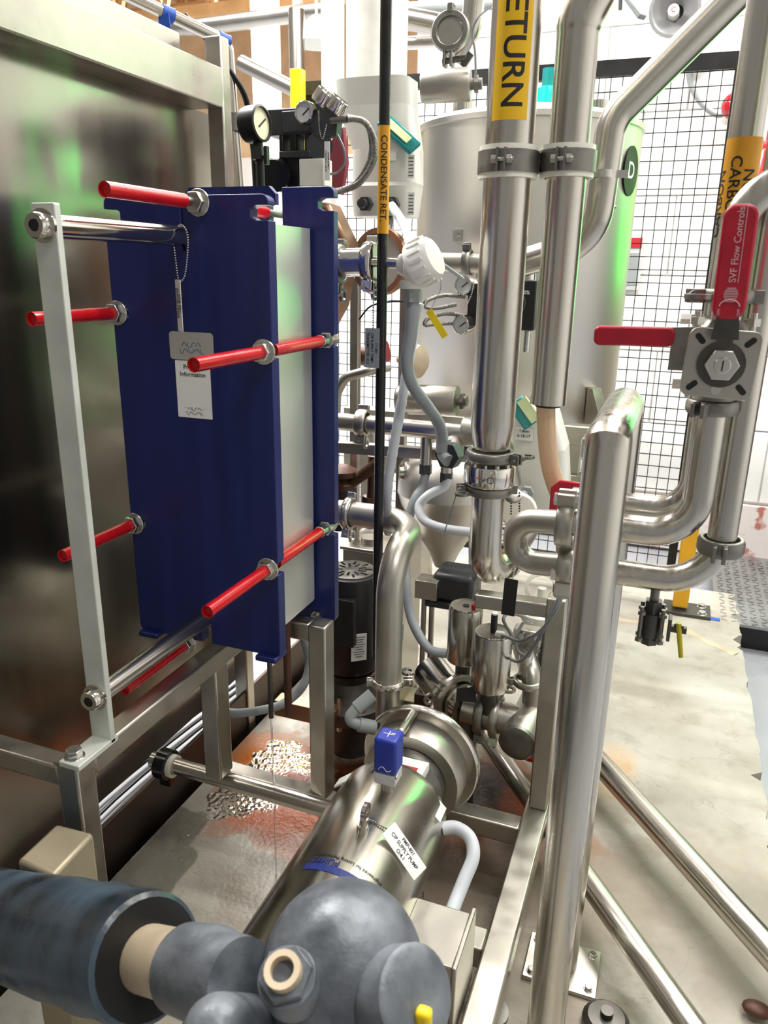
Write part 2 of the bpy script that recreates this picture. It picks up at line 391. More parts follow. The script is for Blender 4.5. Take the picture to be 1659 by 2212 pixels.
# seam strip of old sealant across the far end of the pad
sp = [UZ(x, y, 0.004) for x, y in ((1225, 1300), (1340, 1336), (1460, 1352), (1530, 1385), (1590, 1412))]
sm_ = smooth(sp, 5); vs = []
for k, p in enumerate(sm_):
    t_ = (sm_[min(k + 1, len(sm_) - 1)] - sm_[max(k - 1, 0)]).normalized(); nq = V(-t_.y, t_.x, 0); wq = 0.016 + 0.005 * math.sin(k * 1.7)
    vs += [V(p.x, p.y, 0.0005) - nq * wq, V(p.x, p.y, 0.005), V(p.x, p.y, 0.0005) + nq * wq]
struct(MB().add(vs, [f for k in range(len(sm_) - 1) for f in ((3 * k, 3 * k + 3, 3 * k + 4, 3 * k + 1), (3 * k + 1, 3 * k + 4, 3 * k + 5, 3 * k + 2))]).build('floor_joint', 'beigepipe'))
WY = 4.45
wl = MB().box((2.6, WY + 0.12, 2.1), (8.2, 0.2, 4.6)).build('wall_back', 'wallwhite'); struct(wl)
blk = None
for r in range(11):
    for c in range(12):
        p = V(-1.5 + 0.2 + c * 0.405 + (0.2 if r % 2 else 0), WY + 0.012, 0.22 + r * 0.39 + 0.19)
        if blk is None:
            blk = MB().box(p, (0.398, 0.03, 0.383)).build('block', 'wallwhite', wl, bevel=0.004); p0 = p
        else:
            o = blk.copy(); COL.objects.link(o); o.parent = wl; o.location = p - p0
struct(MB().box((1.4, WY - 0.01, 0.05), (5.8, 0.03, 0.3)).build('baseboard_back', 'pinkbase'))
struct(MB().box((4.6, 1.5, 2.1), (0.2, 12, 4.6)).build('wall_right', 'wallwhite'))
struct(MB().box((2.5, 4.05, 0.82), (2.6, 0.6, 1.85)).build('unseen_dark_block', 'darkbeam'))  # added dark mass out of view, there to darken the steel cabinet's reflection
struct(MB().box((-1.5, 13, 1.5), (18, 0.2, 3.4)).build('wall_far', 'wallwhite'))
struct(MB().box((-1.5, 13.05, 4.9), (18, 0.2, 3.6)).build('wall_far_upper', 'orangedeck'))
ceil = struct(MB().box((-3, 9.2, 6.2), (14, 8, 0.1)).build('ceiling', 'orangedeck'))
rib = None
for k in range(34):
    p = V(-8 + k * 0.3, 9.2, 6.13)
    if rib is None: rib = MB().box(p, (0.14, 8, 0.06)).build('deck_rib', 'orangedeck', ceil); p0 = p
    else: o = rib.copy(); COL.objects.link(o); o.parent = ceil; o.location = p - p0
def truss(y, z, label):
    t = thing('roof_truss', label, 'truss', (-3, y, z), 'roof trusses over the far hall')
    MB().box((-3, y, z), (12, 0.1, 0.1)).build('bottom_chord', 'truss', t)
    MB().box((-3, y, z + 0.75), (12, 0.1, 0.1)).build('top_chord', 'truss', t)
    for k in range(22):
        x = -9 + k * 0.55
        MB().bar(V(x, y, z), V(x + 0.275, y, z + 0.75), 0.05, 0.05, up=Y).build('web_bar', 'truss', t)
        MB().bar(V(x + 0.275, y, z + 0.75), V(x + 0.55, y, z), 0.05, 0.05, up=Y).build('web_bar', 'truss', t)
truss(7.4, 3.75, 'ochre steel roof truss nearest the white columns at top')
truss(9.6, 4.5, 'middle ochre steel roof truss in the far hall')
truss(11.8, 5.2, 'ochre steel roof truss deepest in the far hall')
# white columns and duct of the far hall
def column(px0, px1, y, label, z1=6.0, m='wallwhite'):
    a, b = U(px0, 300, y), U(px1, 300, y); wd = b.x - a.x
    one(MB().box(((a.x + b.x) / 2, y, z1 / 2 - 0.1), (wd, wd, z1)), 'support_post', m, label, 'column', bevel=0.004)
column(560, 600, 6.0, 'tall white square column behind the yellow guard post')
column(640, 655, 7.0, 'slim white column far behind the steam valve')
# ================================================================== fence
fy = 3.4
fence = thing('mesh_fence', 'black welded wire mesh guard fence behind the tank', 'fence', (-0.8, fy, 0))
zt = 2.10
fx0, fx1 = -1.72, U(1487, 950, fy).x
zt = U(1400, 143, fy).z
MB().box(((fx0 + fx1) / 2, fy, zt), (fx1 - fx0, 0.03, 0.055)).build('top_rail', 'black', fence)
MB().box(((fx0 + fx1) / 2, fy, 0.14), (fx1 - fx0, 0.03, 0.03)).build('bottom_rail', 'black', fence)
MB().box((fx1, fy, zt / 2 + 0.06), (0.035, 0.035, zt - 0.1)).build('end_post', 'black', fence)
MB().box((fx0 + 0.1, fy + 0.02, zt / 2), (0.09, 0.04, zt)).build('end_post', 'black', fence)
mb = MB(); x = fx0
while x < fx1: mb.box((x, fy, zt / 2 + 0.06), (0.0034, 0.0034, zt - 0.12)); x += 0.044
z = 0.16
while z < zt: mb.box(((fx0 + fx1) / 2, fy - 0.002, z), (fx1 - fx0, 0.0034, 0.0034)); z += 0.05
mb.build('wire_mesh', 'black', fence, flat=True)['kind'] = 'stuff'
p = UZ(1467, 1318, 0.0)
yp = thing('guard_post', 'yellow square fence post bolted to the pad at right', 'post', p)
MB().box((p.x, p.y, 1.1), (0.062, 0.062, 2.15)).build('post', 'postyellow', yp, bevel=0.003)
MB().box((p.x + 0.03, p.y, 0.008), (0.19, 0.13, 0.016)).build('base_plate', 'darkcast', yp, bevel=0.002)
for dx, dy in ((0.09, 0.04), (0.09, -0.04)): nut(V(p.x + dx, p.y + dy, 0.016), Z, 0.016, 0.012, 'zinc', yp, 'anchor_nut')
a = U(643, 150, 3.3)
one(MB().box((a.x, 3.3, a.z / 2), (0.05, 0.05, a.z)), 'guard_post', 'yellow', 'bright yellow guard post standing behind the steam valve gauges', 'post', bevel=0.003)
# diamond plate step
q = [UZ(1548, 1340, 0.0)]; SY0 = q[0].y
st = thing('step_plate', 'diamond tread metal step beside the pad at right edge', 'step', (q[0].x + 0.4, SY0 + 0.4, -0.12))
MB().box((q[0].x + 0.41, SY0 + 0.45, -0.007), (0.82, 0.90, 0.012)).build('tread_plate', 'tread', st)
MB().box((q[0].x + 0.42, SY0 + 0.46, -0.066), (0.78, 0.86, 0.105)).build('step_box', 'black', st)
mb = MB()
for i in range(20):
    for j in range(24):
        s = 1 if (i + j) % 2 else -1; d = V(s, 1, 0).normalized()
        mb.box((q[0].x + 0.03 + i * 0.04, SY0 + 0.02 + j * 0.036, 0.0002), (0.026, 0.008, 0.0024), (d, V(-d.y, d.x, 0), Z))
mb.build('tread_lugs', 'tread', st, flat=True)['kind'] = 'stuff'
one(MB().box(UZ(1543, 1337, 0.002), (0.045, 0.03, 0.002)), 'tape_scrap', 'tape', 'scrap of blue tape stuck on the concrete near the yellow post', 'tape')
# ================================================================== stainless tank cabinet on the left
CX = -1.2
zb = 0.125; zr = 1.77
cab = thing('stainless_cabinet', 'tall brushed stainless cabinet with framed top along the left side', 'cabinet', (-1.4, 0.9, zb))
ye = UX(462, 300, CX).y; yp0, yp1 = UX(485, 300, -1.12).y, UX(503, 300, -1.12).y
MB().box((CX - 0.06, (ye - 0.9) / 2, (zr + zb) / 2), (0.12, ye + 0.9, zr - zb)).build('side_panel', 'panel_steel', cab)
MB().box((-1.165, (yp0 - 0.9) / 2, zr + 0.045), (0.09, yp0 + 0.9, 0.09)).build('top_rail', 'frame_steel', cab, bevel=0.004)
MB().box((-1.25, (yp0 - 0.95) / 2, zr + 0.12), (0.1, yp0 + 0.85, 0.075)).build('lid_edge', 'frame_steel', cab, bevel=0.004)
MB().box((-1.143, (yp0 + yp1) / 2, 0.955), (0.046, yp1 - yp0, 1.95)).build('corner_post', 'frame_steel', cab, bevel=0.004)
one(MB().box((-1.132, 0.6, 0.005), (0.010, 3.8, 0.25)), 'channel_beam', 'darkbeam', 'dark channel beam lying along the left edge of the pad', 'beam', bevel=0.001)
for k in range(5):
    a = UZ(222, 1745 + k * 13, -0.05 + 0.0); pts = [V(-1.25 - 0.02 * k, 0.5, -0.1), V(-1.26 - 0.035 * k, 1.0, -0.1), V(-1.30 - 0.04 * k, 1.5, -0.1), V(-1.27 - 0.03 * k, 2.2, -0.1)]
    one(MB().tube(smooth(pts), 0.006, 8), 'power_cable', 'cable', 'thin black cable on the bright floor strip under the cabinet, %s from the pad' % ('nearest', 'second', 'third', 'fourth', 'fifth')[k], 'cable', 'black cables under the cabinet')
# ================================================================== plate heat exchanger
Y1, Y3, TH = 1.2, 1.455, 0.026
xl, xr = -0.988, -0.656
zt1 = U(578, 418, Y1).z; zb1 = U(600, 1420, Y1).z
hx = thing('plate_heat_exchanger', 'blue plate heat exchanger with red sleeved tightening bolts', 'heat exchanger', ((xl + xr) / 2, 1.3, 0.55))
BAR = V(-0.824, 0, EYE + 0.047); GB = V(-0.824, 0, EYE - 0.681)
TOPB = U(430, 438, Y1); RU = U(571, 760, Y1); RL = U(580, 1228, Y1); LU = U(255, 676, Y1); LL = U(292, 1130, Y1); BC = U(405, 1388, Y1)
def plate_outline(x0, x1, z0, z1, slots, lslots, cx, gapw=0.006, topslot=0.09, botslot=0.07, r=0.012):
    # clockwise outline with side slots for the bolts and slots for the bars at top and bottom
    pts = []
    def corner(x, z, a0):
        for k in range(4):
            g = math.radians(a0 - 30 * k); pts.append((x + r * math.cos(g), z + r * math.sin(g)))
    corner(x0 + r, z1 - r, 180)
    pts.extend([(cx - gapw / 2, z1), (cx - gapw / 2, z1 - topslot), (cx + gapw / 2, z1 - topslot), (cx + gapw / 2, z1)])
    corner(x1 - r, z1 - r, 90)
    for s in slots: pts.extend([(x1, s + 0.012), (x1 - 0.024, s + 0.012), (x1 - 0.034, s + 0.007), (x1 - 0.034, s - 0.007), (x1 - 0.024, s - 0.012), (x1, s - 0.012)])
    corner(x1 - r, z0 + r, 0)
    pts.extend([(cx + 0.011, z0), (cx + 0.011, z0 + botslot), (cx - 0.011, z0 + botslot), (cx - 0.011, z0)])
    corner(x0 + r, z0 + r, -90)
    for s in reversed(lslots): pts.extend([(x0, s - 0.012), (x0 + 0.024, s - 0.012), (x0 + 0.034, s - 0.007), (x0 + 0.034, s + 0.007), (x0 + 0.024, s + 0.012), (x0, s + 0.012)])
    return pts
slot1 = U(575, 459, Y1).z
sl = [slot1, RU.z, RL.z]
pp = MB().prism(plate_outline(xl, xr, zb1, zt1, sl, [slot1 - 0.004, LU.z, LL.z], BAR.x + 0.0), V(0, Y1 + TH, 0), X, Z, TH).build('pressure_plate', 'blue', hx, bevel=0.0015)
# raised stiffener tab behind the right half
tx0, ztab = U(397, 402, Y1 + TH).x, U(500, 403, Y1 + TH).z
MB().prism([(tx0, slot1 + 0.02), (tx0, ztab - 0.01), (tx0 + 0.01, ztab), (xr - 0.012, ztab), (xr, ztab - 0.012), (xr, slot1 + 0.014)], V(0, Y1 + TH + 0.012, 0), X, Z, 0.0115).build('hanger_tab', 'blue', hx)
for (xa, xb) in ((xl + 0.004, xl + 0.05), (xr - 0.05, xr - 0.004)):
    MB().box(((xa + xb) / 2, Y1 + 0.012, zb1 - 0.004), (xb - xa, 0.05, 0.012)).build('bottom_lip', 'blue', pp, bevel=0.003)
zt3, zb3 = U(660, 403, Y3).z, U(718, 1345, Y3).z
fp = MB().prism(plate_outline(-0.985, -0.652, zb3, zt3, [U(690, 441, Y3).z, RU.z, RL.z], [RU.z, RL.z], BAR.x + 0.045, 0.03, 0.07, 0.02), V(0, Y3 + 0.022, 0), X, Z, 0.022).build('frame_plate', 'blue', hx, bevel=0.0015)
zp1, zp0 = U(650, 492, 1.4).z, U(683, 1290, 1.44).z
pk0, pk1 = Y1 + TH + 0.002, Y3 - 0.004
prof = [(pk0, 0)] + [(pk1 - 0.03, 0)] + [(pk1 - 0.03 + 0.03 * math.sin(k * PI / 8), -0.03 + 0.03 * math.cos(k * PI / 8)) for k in range(1, 5)]
mb = MB(); xs = -0.690
vs = []; fs = []
for z in (zp0, zp1):
    for (yv, dx) in prof: vs.append(V(xs + dx, yv, z))
    vs.append(V(-0.96, pk1, z)); vs.append(V(-0.96, pk0, z))
n = len(prof) + 2
fs = [tuple(range(n)), tuple(range(2 * n - 1, n - 1, -1))] + [(i, (i + 1) % n, n + (i + 1) % n, n + i) for i in range(n)]
mb.add(vs, fs).build('plate_pack_shroud', 'pack', hx)
MB().box((-0.9655, (pk0 + pk1) / 2, (zp0 + zp1) / 2), (0.01, pk1 - pk0, zp1 - zp0)).build('plate_edges', 'rubber', hx)
def rodpt(px, py, ref): return UX(px, py, ref.x).y
def bolt(ref, ytip, yend, sleeve0, sleeve1, bare=0.0, backnut=True, nutface=None):
    yn = Y1 if nutface is None else nutface
    a = V(ref.x, ytip, ref.z); b = MB().cyl(V(ref.x, ytip + 0.05, ref.z), V(ref.x, yend, ref.z), 0.0072, n=14).build('tightening_bolt', 'cast', hx)
    sb = MB().lathe(a, Y, [(0.0, 0.006), (0.0100, 0.006), (0.0102, 0.0), (0.0114, 0), (0.0114, yn - bare - ytip)], 24, False)
    sb.build('protective_sleeve', 'red', b)
    if sleeve1: MB().cyl(V(ref.x, yn + TH + 0.004, ref.z), V(ref.x, sleeve1, ref.z), 0.0114, n=20).build('protective_sleeve', 'red', b)
    nb = MB().hexa(V(ref.x, yn - 0.020, ref.z), V(ref.x, yn - 0.004, ref.z), 0.0185).cyl(V(ref.x, yn - 0.005, ref.z), V(ref.x, yn + 0.0, ref.z), 0.0225, n=24)
    nb.build('nut', 'zinc', b, bevel=0.0012, ang=0.5)
    if backnut:
        nb = MB().cyl(V(ref.x, Y3 - 0.028, ref.z), V(ref.x, Y3 - 0.002, ref.z), 0.013, n=14).hexa(V(ref.x, Y3 - 0.001, ref.z), V(ref.x, Y3 + 0.032, ref.z), 0.018)
        nb.build('nut', 'zinc', b, bevel=0.001, ang=0.5)
bolt(TOPB, rodpt(226, 415, TOPB), 1.5, 0, 1.43, 0.045, False)
bolt(RU, rodpt(418, 783, RU), 1.5, 0, 1.43)
bolt(RL, rodpt(447, 1316, RL), 1.5, 0, 1.43)
bolt(LU, rodpt(68, 690, LU), 1.5, 0, None, 0, False)
bolt(LL, rodpt(135, 1200, LL), 1.5, 0, None, 0, False)
bolt(BC, rodpt(268, 1487, BC), 1.5, 0, None, 0, False)
sbp = U(688, 1326, Y3); nb = MB().hexa(sbp, sbp - Y * 0.014, 0.013).cyl(sbp, sbp - Y * 0.026, 0.008, n=12); nb.build('foot_bolt', 'zinc', hx)
CY = 0.883
MB().cyl(V(BAR.x, CY, BAR.z), V(BAR.x, Y3, BAR.z), 0.0165, n=28).build('carrying_bar', 'polished', hx)
MB().cyl(V(GB.x, CY, GB.z), V(GB.x, Y3, GB.z), 0.0165, n=28).build('guide_bar', 'steel_h', hx)
ztop = U(108, 438, CY).z; zfoot = U(225, 1600, CY).z
sc = MB().prism(rrect(0.040, ztop - zfoot, 0.003), V(BAR.x + 0.001, CY + 0.006, (ztop + zfoot) / 2), X, Z, 0.012)
sc.box((BAR.x + 0.001, CY - 0.035, zfoot + 0.004), (0.040, 0.095, 0.010))
col = sc.build('support_column', 'whitebar', hx, bevel=0.0015)
for zz_ in (BAR.z, GB.z):
    c = V(BAR.x, CY - 0.006, zz_)
    b = MB().cyl(c, c - Y * 0.004, 0.0225, n=24).lathe(c - Y * 0.004, -Y, [(0.0175, 0), (0.0175, 0.012), (0.0158, 0.0145), (0.0088, 0.0145)], 24, False).build('socket_bolt', 'polished', col)
    MB().cyl(c - Y * 0.0176, c - Y * 0.012, 0.0089, n=6).build('hex_recess', 'black', b)
fb = V(BAR.x - 0.005, CY - 0.062, zfoot + 0.009)
nut(fb, Z, 0.0135, 0.013, 'zinc', col, 'foot_bolt')
# makers plate and product label
a = U(413, 748, Y1 - 0.0016); wpl = U(460, 748, Y1).x - U(366, 748, Y1).x
np_ = MB().prism(rrect(wpl, 0.050, 0.007), V(a.x, Y1 - 0.0005, a.z), X, Z, 0.001).build('makers_plate', 'foil', hx)
np_['label'] = 'silver makers plate with blue angular logo'
def logo(parent, c, s, m):
    # two rows of angular strokes reading ALFA LAVAL
    def stroke(seg):
        mb_ = MB(); mb_.tube([V(c.x + x * s, c.y, c.z + z * s) for x, z in seg], 0.055 * s, 6); mb_.build('logo_stroke', m, parent, flat=True)
    A = lambda x, z: [(x, z), (x + 0.3, z + 0.45), (x + 0.55, z + 0.45), (x + 0.85, z)]
    for sg in (A(-1.6, 0.25), [(-0.65, 0.8), (-0.65, 0.3), (-0.5, 0.1), (-0.05, 0.1)], [(0.1, 0.1), (0.1, 0.5), (0.25, 0.72), (0.7, 0.72)], A(0.75, 0.25),
               [(-1.95, -0.1), (-1.95, -0.6), (-1.8, -0.8), (-1.4, -0.8)], A(-1.45, -0.65), [(-0.5, -0.2), (-0.2, -0.75), (0.1, -0.75), (0.4, -0.2)], A(0.5, -0.6), [(1.5, -0.1), (1.5, -0.6), (1.65, -0.8), (2.0, -0.8)]): stroke(sg)
    for sg in ([(-2.6, 0.75), (-1.5, 0.45)], [(1.6, 0.4), (2.7, 0.7)], [(-2.6, -0.3), (-1.9, -0.32)]):
        MB().tube([V(c.x + x * s, c.y, c.z + z * s) for x, z in sg], 0.018 * s, 5).build('logo_line', 'greyink', parent, flat=True)
logo(np_, V(a.x, Y1 - 0.0013, a.z - 0.003), 0.0125, 'inkblue')
c1, c2 = U(384, 780, Y1), U(454, 905, Y1)
wl2 = U(455, 840, Y1).x - U(381, 840, Y1).x; cc = U(419, 842, Y1); hl = abs(U(419, 780, Y1).z - U(419, 903, Y1).z)
pl = MB().prism(rrect(wl2, hl, 0.002), V(cc.x, Y1 - 0.0002, cc.z), X, Z, 0.0004).build('product_label', 'tagwhite', hx)
pl['label'] = 'white product information sticker'
text('Product', 0.012, V(cc.x, Y1 - 0.001, cc.z + hl / 2 - 0.012), X, Z, 'ink', pl)
text('Information', 0.0115, V(cc.x, Y1 - 0.001, cc.z + hl / 2 - 0.025), X, Z, 'ink', pl)
logo(pl, V(cc.x, Y1 - 0.0008, cc.z - hl / 2 + 0.013), 0.0088, 'greyink')
# hanging tag on the carrying bar
tp = U(395, 660, Y1 - 0.012)
t1 = thing('equipment_tag', 'narrow white tag on a ball chain hung from the carrying bar', 'tag', tp)
yc = Y1 - 0.03
ch = [U(376, 535, yc), U(385, 604, Y1 - 0.02), U(391, 607, Y1 - 0.02), U(400, 590, Y1 - 0.02), U(406, 530, yc), U(403, 500, yc), U(393, 486, yc), U(383, 490, yc)]
MB().beads(smooth(ch, 5), 0.0017, 0.0042).build('ball_chain', 'zinc', t1)
tb_ = V(0.8, -0.6, 0.0)
tagplate(t1, V(tp.x, Y1 - 0.022, tp.z), -Z, tb_, 0.088, 0.026, 'tagwhite', ['', '', ''], 0.006, 'ink')
tn_ = (-Z).cross(tb_)
for i, l in enumerate(('PHE-801', 'PLATE HEAT', 'EXCHANGER')):
    text(l, 0.0105, V(tp.x, Y1 - 0.022, tp.z + 0.004) + tn_ * 0.0018 + tb_ * (0.0075 - i * 0.0075), -Z, tb_, 'ink', t1.children[1], 0.85)
# ================================================================== stand under the exchanger
SQ = 0.042
post = UX(185, 1660, BAR.x - 0.012); fx, fyp = BAR.x - 0.012, CY - 0.055
std = thing('equipment_stand', 'square tube stainless stand carrying the blue heat exchanger', 'stand', (-0.85, 1.1, 0))
zs = zfoot
MB().box((fx, fyp, zs / 2), (SQ, SQ, zs)).build('leg', 'frame_steel', std, bevel=0.004)
MB().box((fx, fyp, zs - 0.002), (SQ + 0.004, SQ + 0.004, 0.006)).build('end_cap', 'frame_steel', std)
MB().bar(V(fx, fyp + SQ / 2, zs - 0.022), V(fx, 1.42, zs - 0.022), SQ, SQ).build('long_beam', 'frame_steel', std, bevel=0.004)
e0 = U(-20, 1612, fyp - 0.02)
MB().bar(V(fx - SQ / 2, fyp, zs - 0.03), V(fx - 0.36, fyp, zs - 0.03), SQ * 0.9, SQ * 0.9).build('cross_beam', 'frame_steel', std, bevel=0.004)
l2 = U(474, 1668, 1.26)
MB().box((l2.x, l2.y, (l2.z + zs - 0.04) / 2), (SQ, SQ * 1.2, zs - 0.04 - l2.z)).build('leg', 'frame_steel', std, bevel=0.004)
l3 = U(697, 1713, 1.40); zl3 = U(697, 1345, 1.40).z
MB().box((l3.x, l3.y, (l3.z + zl3) / 2), (SQ, SQ * 1.2, zl3 - l3.z)).build('leg', 'frame_steel', std, bevel=0.004)
MB().bar(V(l3.x - SQ / 2, l3.y, zl3 - 0.022), V(fx - 0.02, l3.y, zl3 - 0.022), SQ, SQ).build('top_beam', 'frame_steel', std, bevel=0.004)
MB().bar(V(l2.x - 0.02, l2.y + 0.03, l2.z - 0.022), V(l3.x + 0.03, l3.y, l3.z - 0.022), SQ, SQ).build('cross_beam', 'frame_steel', std, bevel=0.004)
# junction block at the foot of the front leg
bx = [UZ(36, 1858, 0.55), UZ(122, 1778, 0.55), UZ(203, 1799, 0.55), UZ(116, 1892, 0.55)]
mb = MB(); n = 4
top = bx; bot = [V(v.x, v.y, 0.0) for v in bx]
mb.add(top + bot, [(0, 1, 2, 3), (7, 6, 5, 4), (0, 4, 5, 1), (1, 5, 6, 2), (2, 6, 7, 3), (3, 7, 4, 0)])
one(mb, 'junction_block', 'stonebox', 'tan metal box in front of the exchanger stand leg', 'box', bevel=0.006)
# drain pipe across with split hanger clamp
pa, pb = U(330, 1640, 1.28), U(740, 1758, 1.28)
dp = thing('drain_pipe', 'horizontal stainless pipe running from the black hanger clamp to the pump', 'pipe', pa)
MB().tube([pa, pb], 0.019, 18).build('tube', 'steel_h', dp)
c = U(368, 1653, 1.28); ax = (pb - pa).normalized()
MB().ring(c, ax, [(0.019, -0.014), (0.027, -0.014), (0.027, 0.014), (0.019, 0.014)]).build('liner_ring', 'ivory', dp)
MB().ring(c - ax * 0.012, ax, [(0.026, -0.016), (0.036, -0.016), (0.036, 0.014), (0.026, 0.014)]).box(c - ax * 0.012 - V(0, 0.0, 0.04), (0.03, 0.02, 0.03)).build('hanger_clamp', 'blackgloss', dp, bevel=0.001)
# steam drain rods and the water thread
def vtube(px, py0, py1, y, r, name, label, m='brownish', cat='tube'):
    a = U(px, py0, y); zb_ = VZ(a.x, a.y, py1)
    return one(MB().cyl(V(a.x, a.y, a.z), V(a.x, a.y, zb_), r, n=12), name, m, label, cat), V(a.x, a.y, zb_)
_, d1 = vtube(581, 1395, 1550, 1.32, 0.0055, 'drip_tube', 'thin drip tube under the exchanger with water running out', 'darkcast')
vtube(618, 1330, 1542, 1.36, 0.0085, 'drip_tube', 'thicker rust tinted drain tube beside the drip tube', 'rusty')
one(MB().tube([d1, V(d1.x + 0.001, d1.y, d1.z * 0.5), V(d1.x, d1.y, 0.002)], 0.0022, 8), 'water_thread', 'water', 'thin thread of water falling from the drip tube to the pad', 'water')
pts = [U(655, 1375, 1.5), U(668, 1430, 1.5), U(655, 1480, 1.46), U(620, 1515, 1.42), U(575, 1532, 1.38), U(500, 1540, 1.34), U(440, 1520, 1.32)]
one(MB().tube(smooth(pts), 0.0105, 12), 'grey_hose', 'conduit', 'grey hose curving below the exchanger behind the stand leg', 'hose')
# ================================================================== skid frame and guard hoop
RX = -0.182
skid = thing('skid_frame', 'square tube stainless skid with rail and upright post beside the pump', 'frame', (RX, 1.2, 0))
MB().bar(V(RX, 0.55, 0.113), V(RX, 2.35, 0.113), 0.056, 0.056).build('rail', 'frame_steel', skid, bevel=0.005)
py_ = 1.63
zt_ = VZ(RX + 0.002, py_, 1288)
MB().box((RX + 0.002, py_, (zt_ + 0.14) / 2), (0.044, 0.044, zt_ - 0.14)).build('upright', 'frame_steel', skid, bevel=0.004)
ca = U(1030, 1303, py_ + 0.02)
MB().bar(V(RX + 0.024, py_, zt_ - 0.032), V(ca.x, py_ + 0.02, zt_ - 0.046), 0.042, 0.034).build('cross_beam', 'frame_steel', skid, bevel=0.004)
MB().bar(V(RX - 0.028, 1.19, 0.113), V(-0.62, 1.19, 0.113), 0.056, 0.05).build('cross_beam', 'frame_steel', skid, bevel=0.004)
MB().bar(V(RX - 0.028, 1.55, 0.113), V(-0.62, 1.55, 0.113), 0.05, 0.05).build('cross_beam', 'frame_steel', skid, bevel=0.004)
for yv in (0.7, 1.15, 2.2):
    MB().cyl(V(RX, yv, 0), V(RX, yv, 0.09), 0.016, n=12).cyl(V(RX, yv, 0), V(RX, yv, 0.01), 0.035, n=16).build('foot', 'cast', skid)
HX = -0.066
hoop = thing('guard_hoop', 'tall polished stainless guard hoop on two posts beside the skid', 'guard rail', (HX, 1.0, 0))
zh = U(1314, 955, 1.0).z
MB().tube(fillet([V(HX, 1.0, 0.01), V(HX, 1.0, zh), V(HX, 1.31, zh), V(HX, 1.31, 0.01)], 0.012, 2), 0.0300, 36).build('hoop_tube', 'steel', hoop, ang=0.45)
for yv in (1.0, 1.31):
    b = MB().box((HX + 0.0, yv + 0.0, 0.005), (0.15, 0.12, 0.010)).build('base_plate', 'frame_steel', hoop, bevel=0.002)
    for dx in (-0.058, 0.058):
        for dy in (-0.042, 0.042): nut(V(HX + dx, yv + dy, 0.010), Z, 0.008, 0.008, 'zinc', b, 'anchor_nut')
def brace(a, b, r, label, name='floor_pipe'):
    d = (b - a).normalized(); q = a - d * 0.12; e = b + d * 0.6
    return one(MB().tube([q, e], r, 28), name, 'steel_h', label, 'pipe')
brace(UZ(1300, 1653, 0.1), UZ(1640, 2030, 0.1), 0.031, 'long stainless pipe crossing the pad diagonally at right, farther of two')
brace(UZ(1075, 1627, 0.1), UZ(1483, 2203, 0.1), 0.026, 'long stainless pipe crossing the pad diagonally, nearer one beside the hoop base')
# small round drain cap near the bottom edge
p = UZ(1310, 2195, 0.03)
one(MB().lathe(p - Z * 0.03, Z, [(0.045, 0), (0.045, 0.02), (0.035, 0.03), (0.012, 0.032), (0.012, 0.045), (0.0, 0.045)], 20), 'floor_fitting', 'darkcast', 'dark round fitting on the pad beneath the hoop base plate', 'fitting')
p = UZ(1635, 2180, 0.02)
one(MB().sphere(p, 0.02, 12, 8, (1.4, 1, 0.6)), 'rag_scrap', 'rusty', 'small brown scrap on the pad at the lower right corner', 'scrap')
# ================================================================== CIP supply pump
AX, AZ = -0.447, 0.29
pump = thing('supply_pump', 'stainless centrifugal pump with long bright motor shroud lying on the pad', 'pump', (AX, 1.2, 0))
ry = 1.315
MB().lathe(V(AX, 0.62, AZ), Y, [(0.02, 0), (0.09, 0.012), (0.118, 0.04), (0.122, 0.08), (0.122, ry - 0.62 - 0.03), (0.116, ry - 0.62 - 0.008), (0.10, ry - 0.62), (0.02, ry - 0.615)], 48).build('motor_shroud', 'shroud_steel', pump)
MB().lathe(V(AX, ry - 0.01, AZ), Y, [(0.07, 0), (0.07, 0.06), (0.085, 0.075), (0.085, 0.1)], 32).build('adapter', 'cast', pump)
MB().box((AX + 0.0, ry + 0.035, AZ + 0.075), (0.11, 0.05, 0.02)).build('adapter_guard', 'white', pump, bevel=0.002)
g = MB().box((AX + 0.01, ry + 0.02, AZ + 0.087), (0.09, 0.045, 0.003)).build('warning_label', 'tagwhite', pump)
MB().box((AX + 0.02, ry + 0.015, AZ + 0.0892), (0.04, 0.02, 0.0015)).build('label_print', 'redink', g)
vy = 1.405
MB().lathe(V(AX, vy, AZ), Y, [(0.05, 0), (0.112, 0.004), (0.118, 0.02), (0.118, 0.07), (0.112, 0.078)], 48).build('casing', 'satin', pump)
MB().lathe(V(AX, vy + 0.075, AZ), Y, [(0.10, 0), (0.138, 0.0), (0.142, 0.006), (0.142, 0.018), (0.13, 0.022), (0.06, 0.03)], 56).build('casing_flange', 'steel_h', pump)
MB().lathe(V(AX, vy + 0.095, AZ), Y, [(0.1, 0), (0.09, 0.05), (0.045, 0.07), (0.045, 0.14)], 32).build('suction_cone', 'satin', pump)
for s in (-0.06, 0.09, -0.13):
    pass
pin = V(AX - 0.02, vy + 0.03, AZ + 0.128)
MB().tube([pin - Y * 0.035, pin + Y * 0.05], lambda t: 0.010, 14).sphere(pin - Y * 0.035, 0.010, 12, 8).build('locating_pin', 'satin', pump)
MB().box((AX + 0.10, 1.27, AZ + 0.062), (0.05, 0.045, 0.004), (V(0.7, 0, -0.7), Y, V(0.7, 0, 0.7))).build('vent_slot', 'white', pump)
MB().box((AX - 0.095, 1.27, AZ + 0.075), (0.06, 0.03, 0.004), (V(0.78, 0, 0.62), Y, V(-0.62, 0, 0.78))).build('vent_slot', 'white', pump)
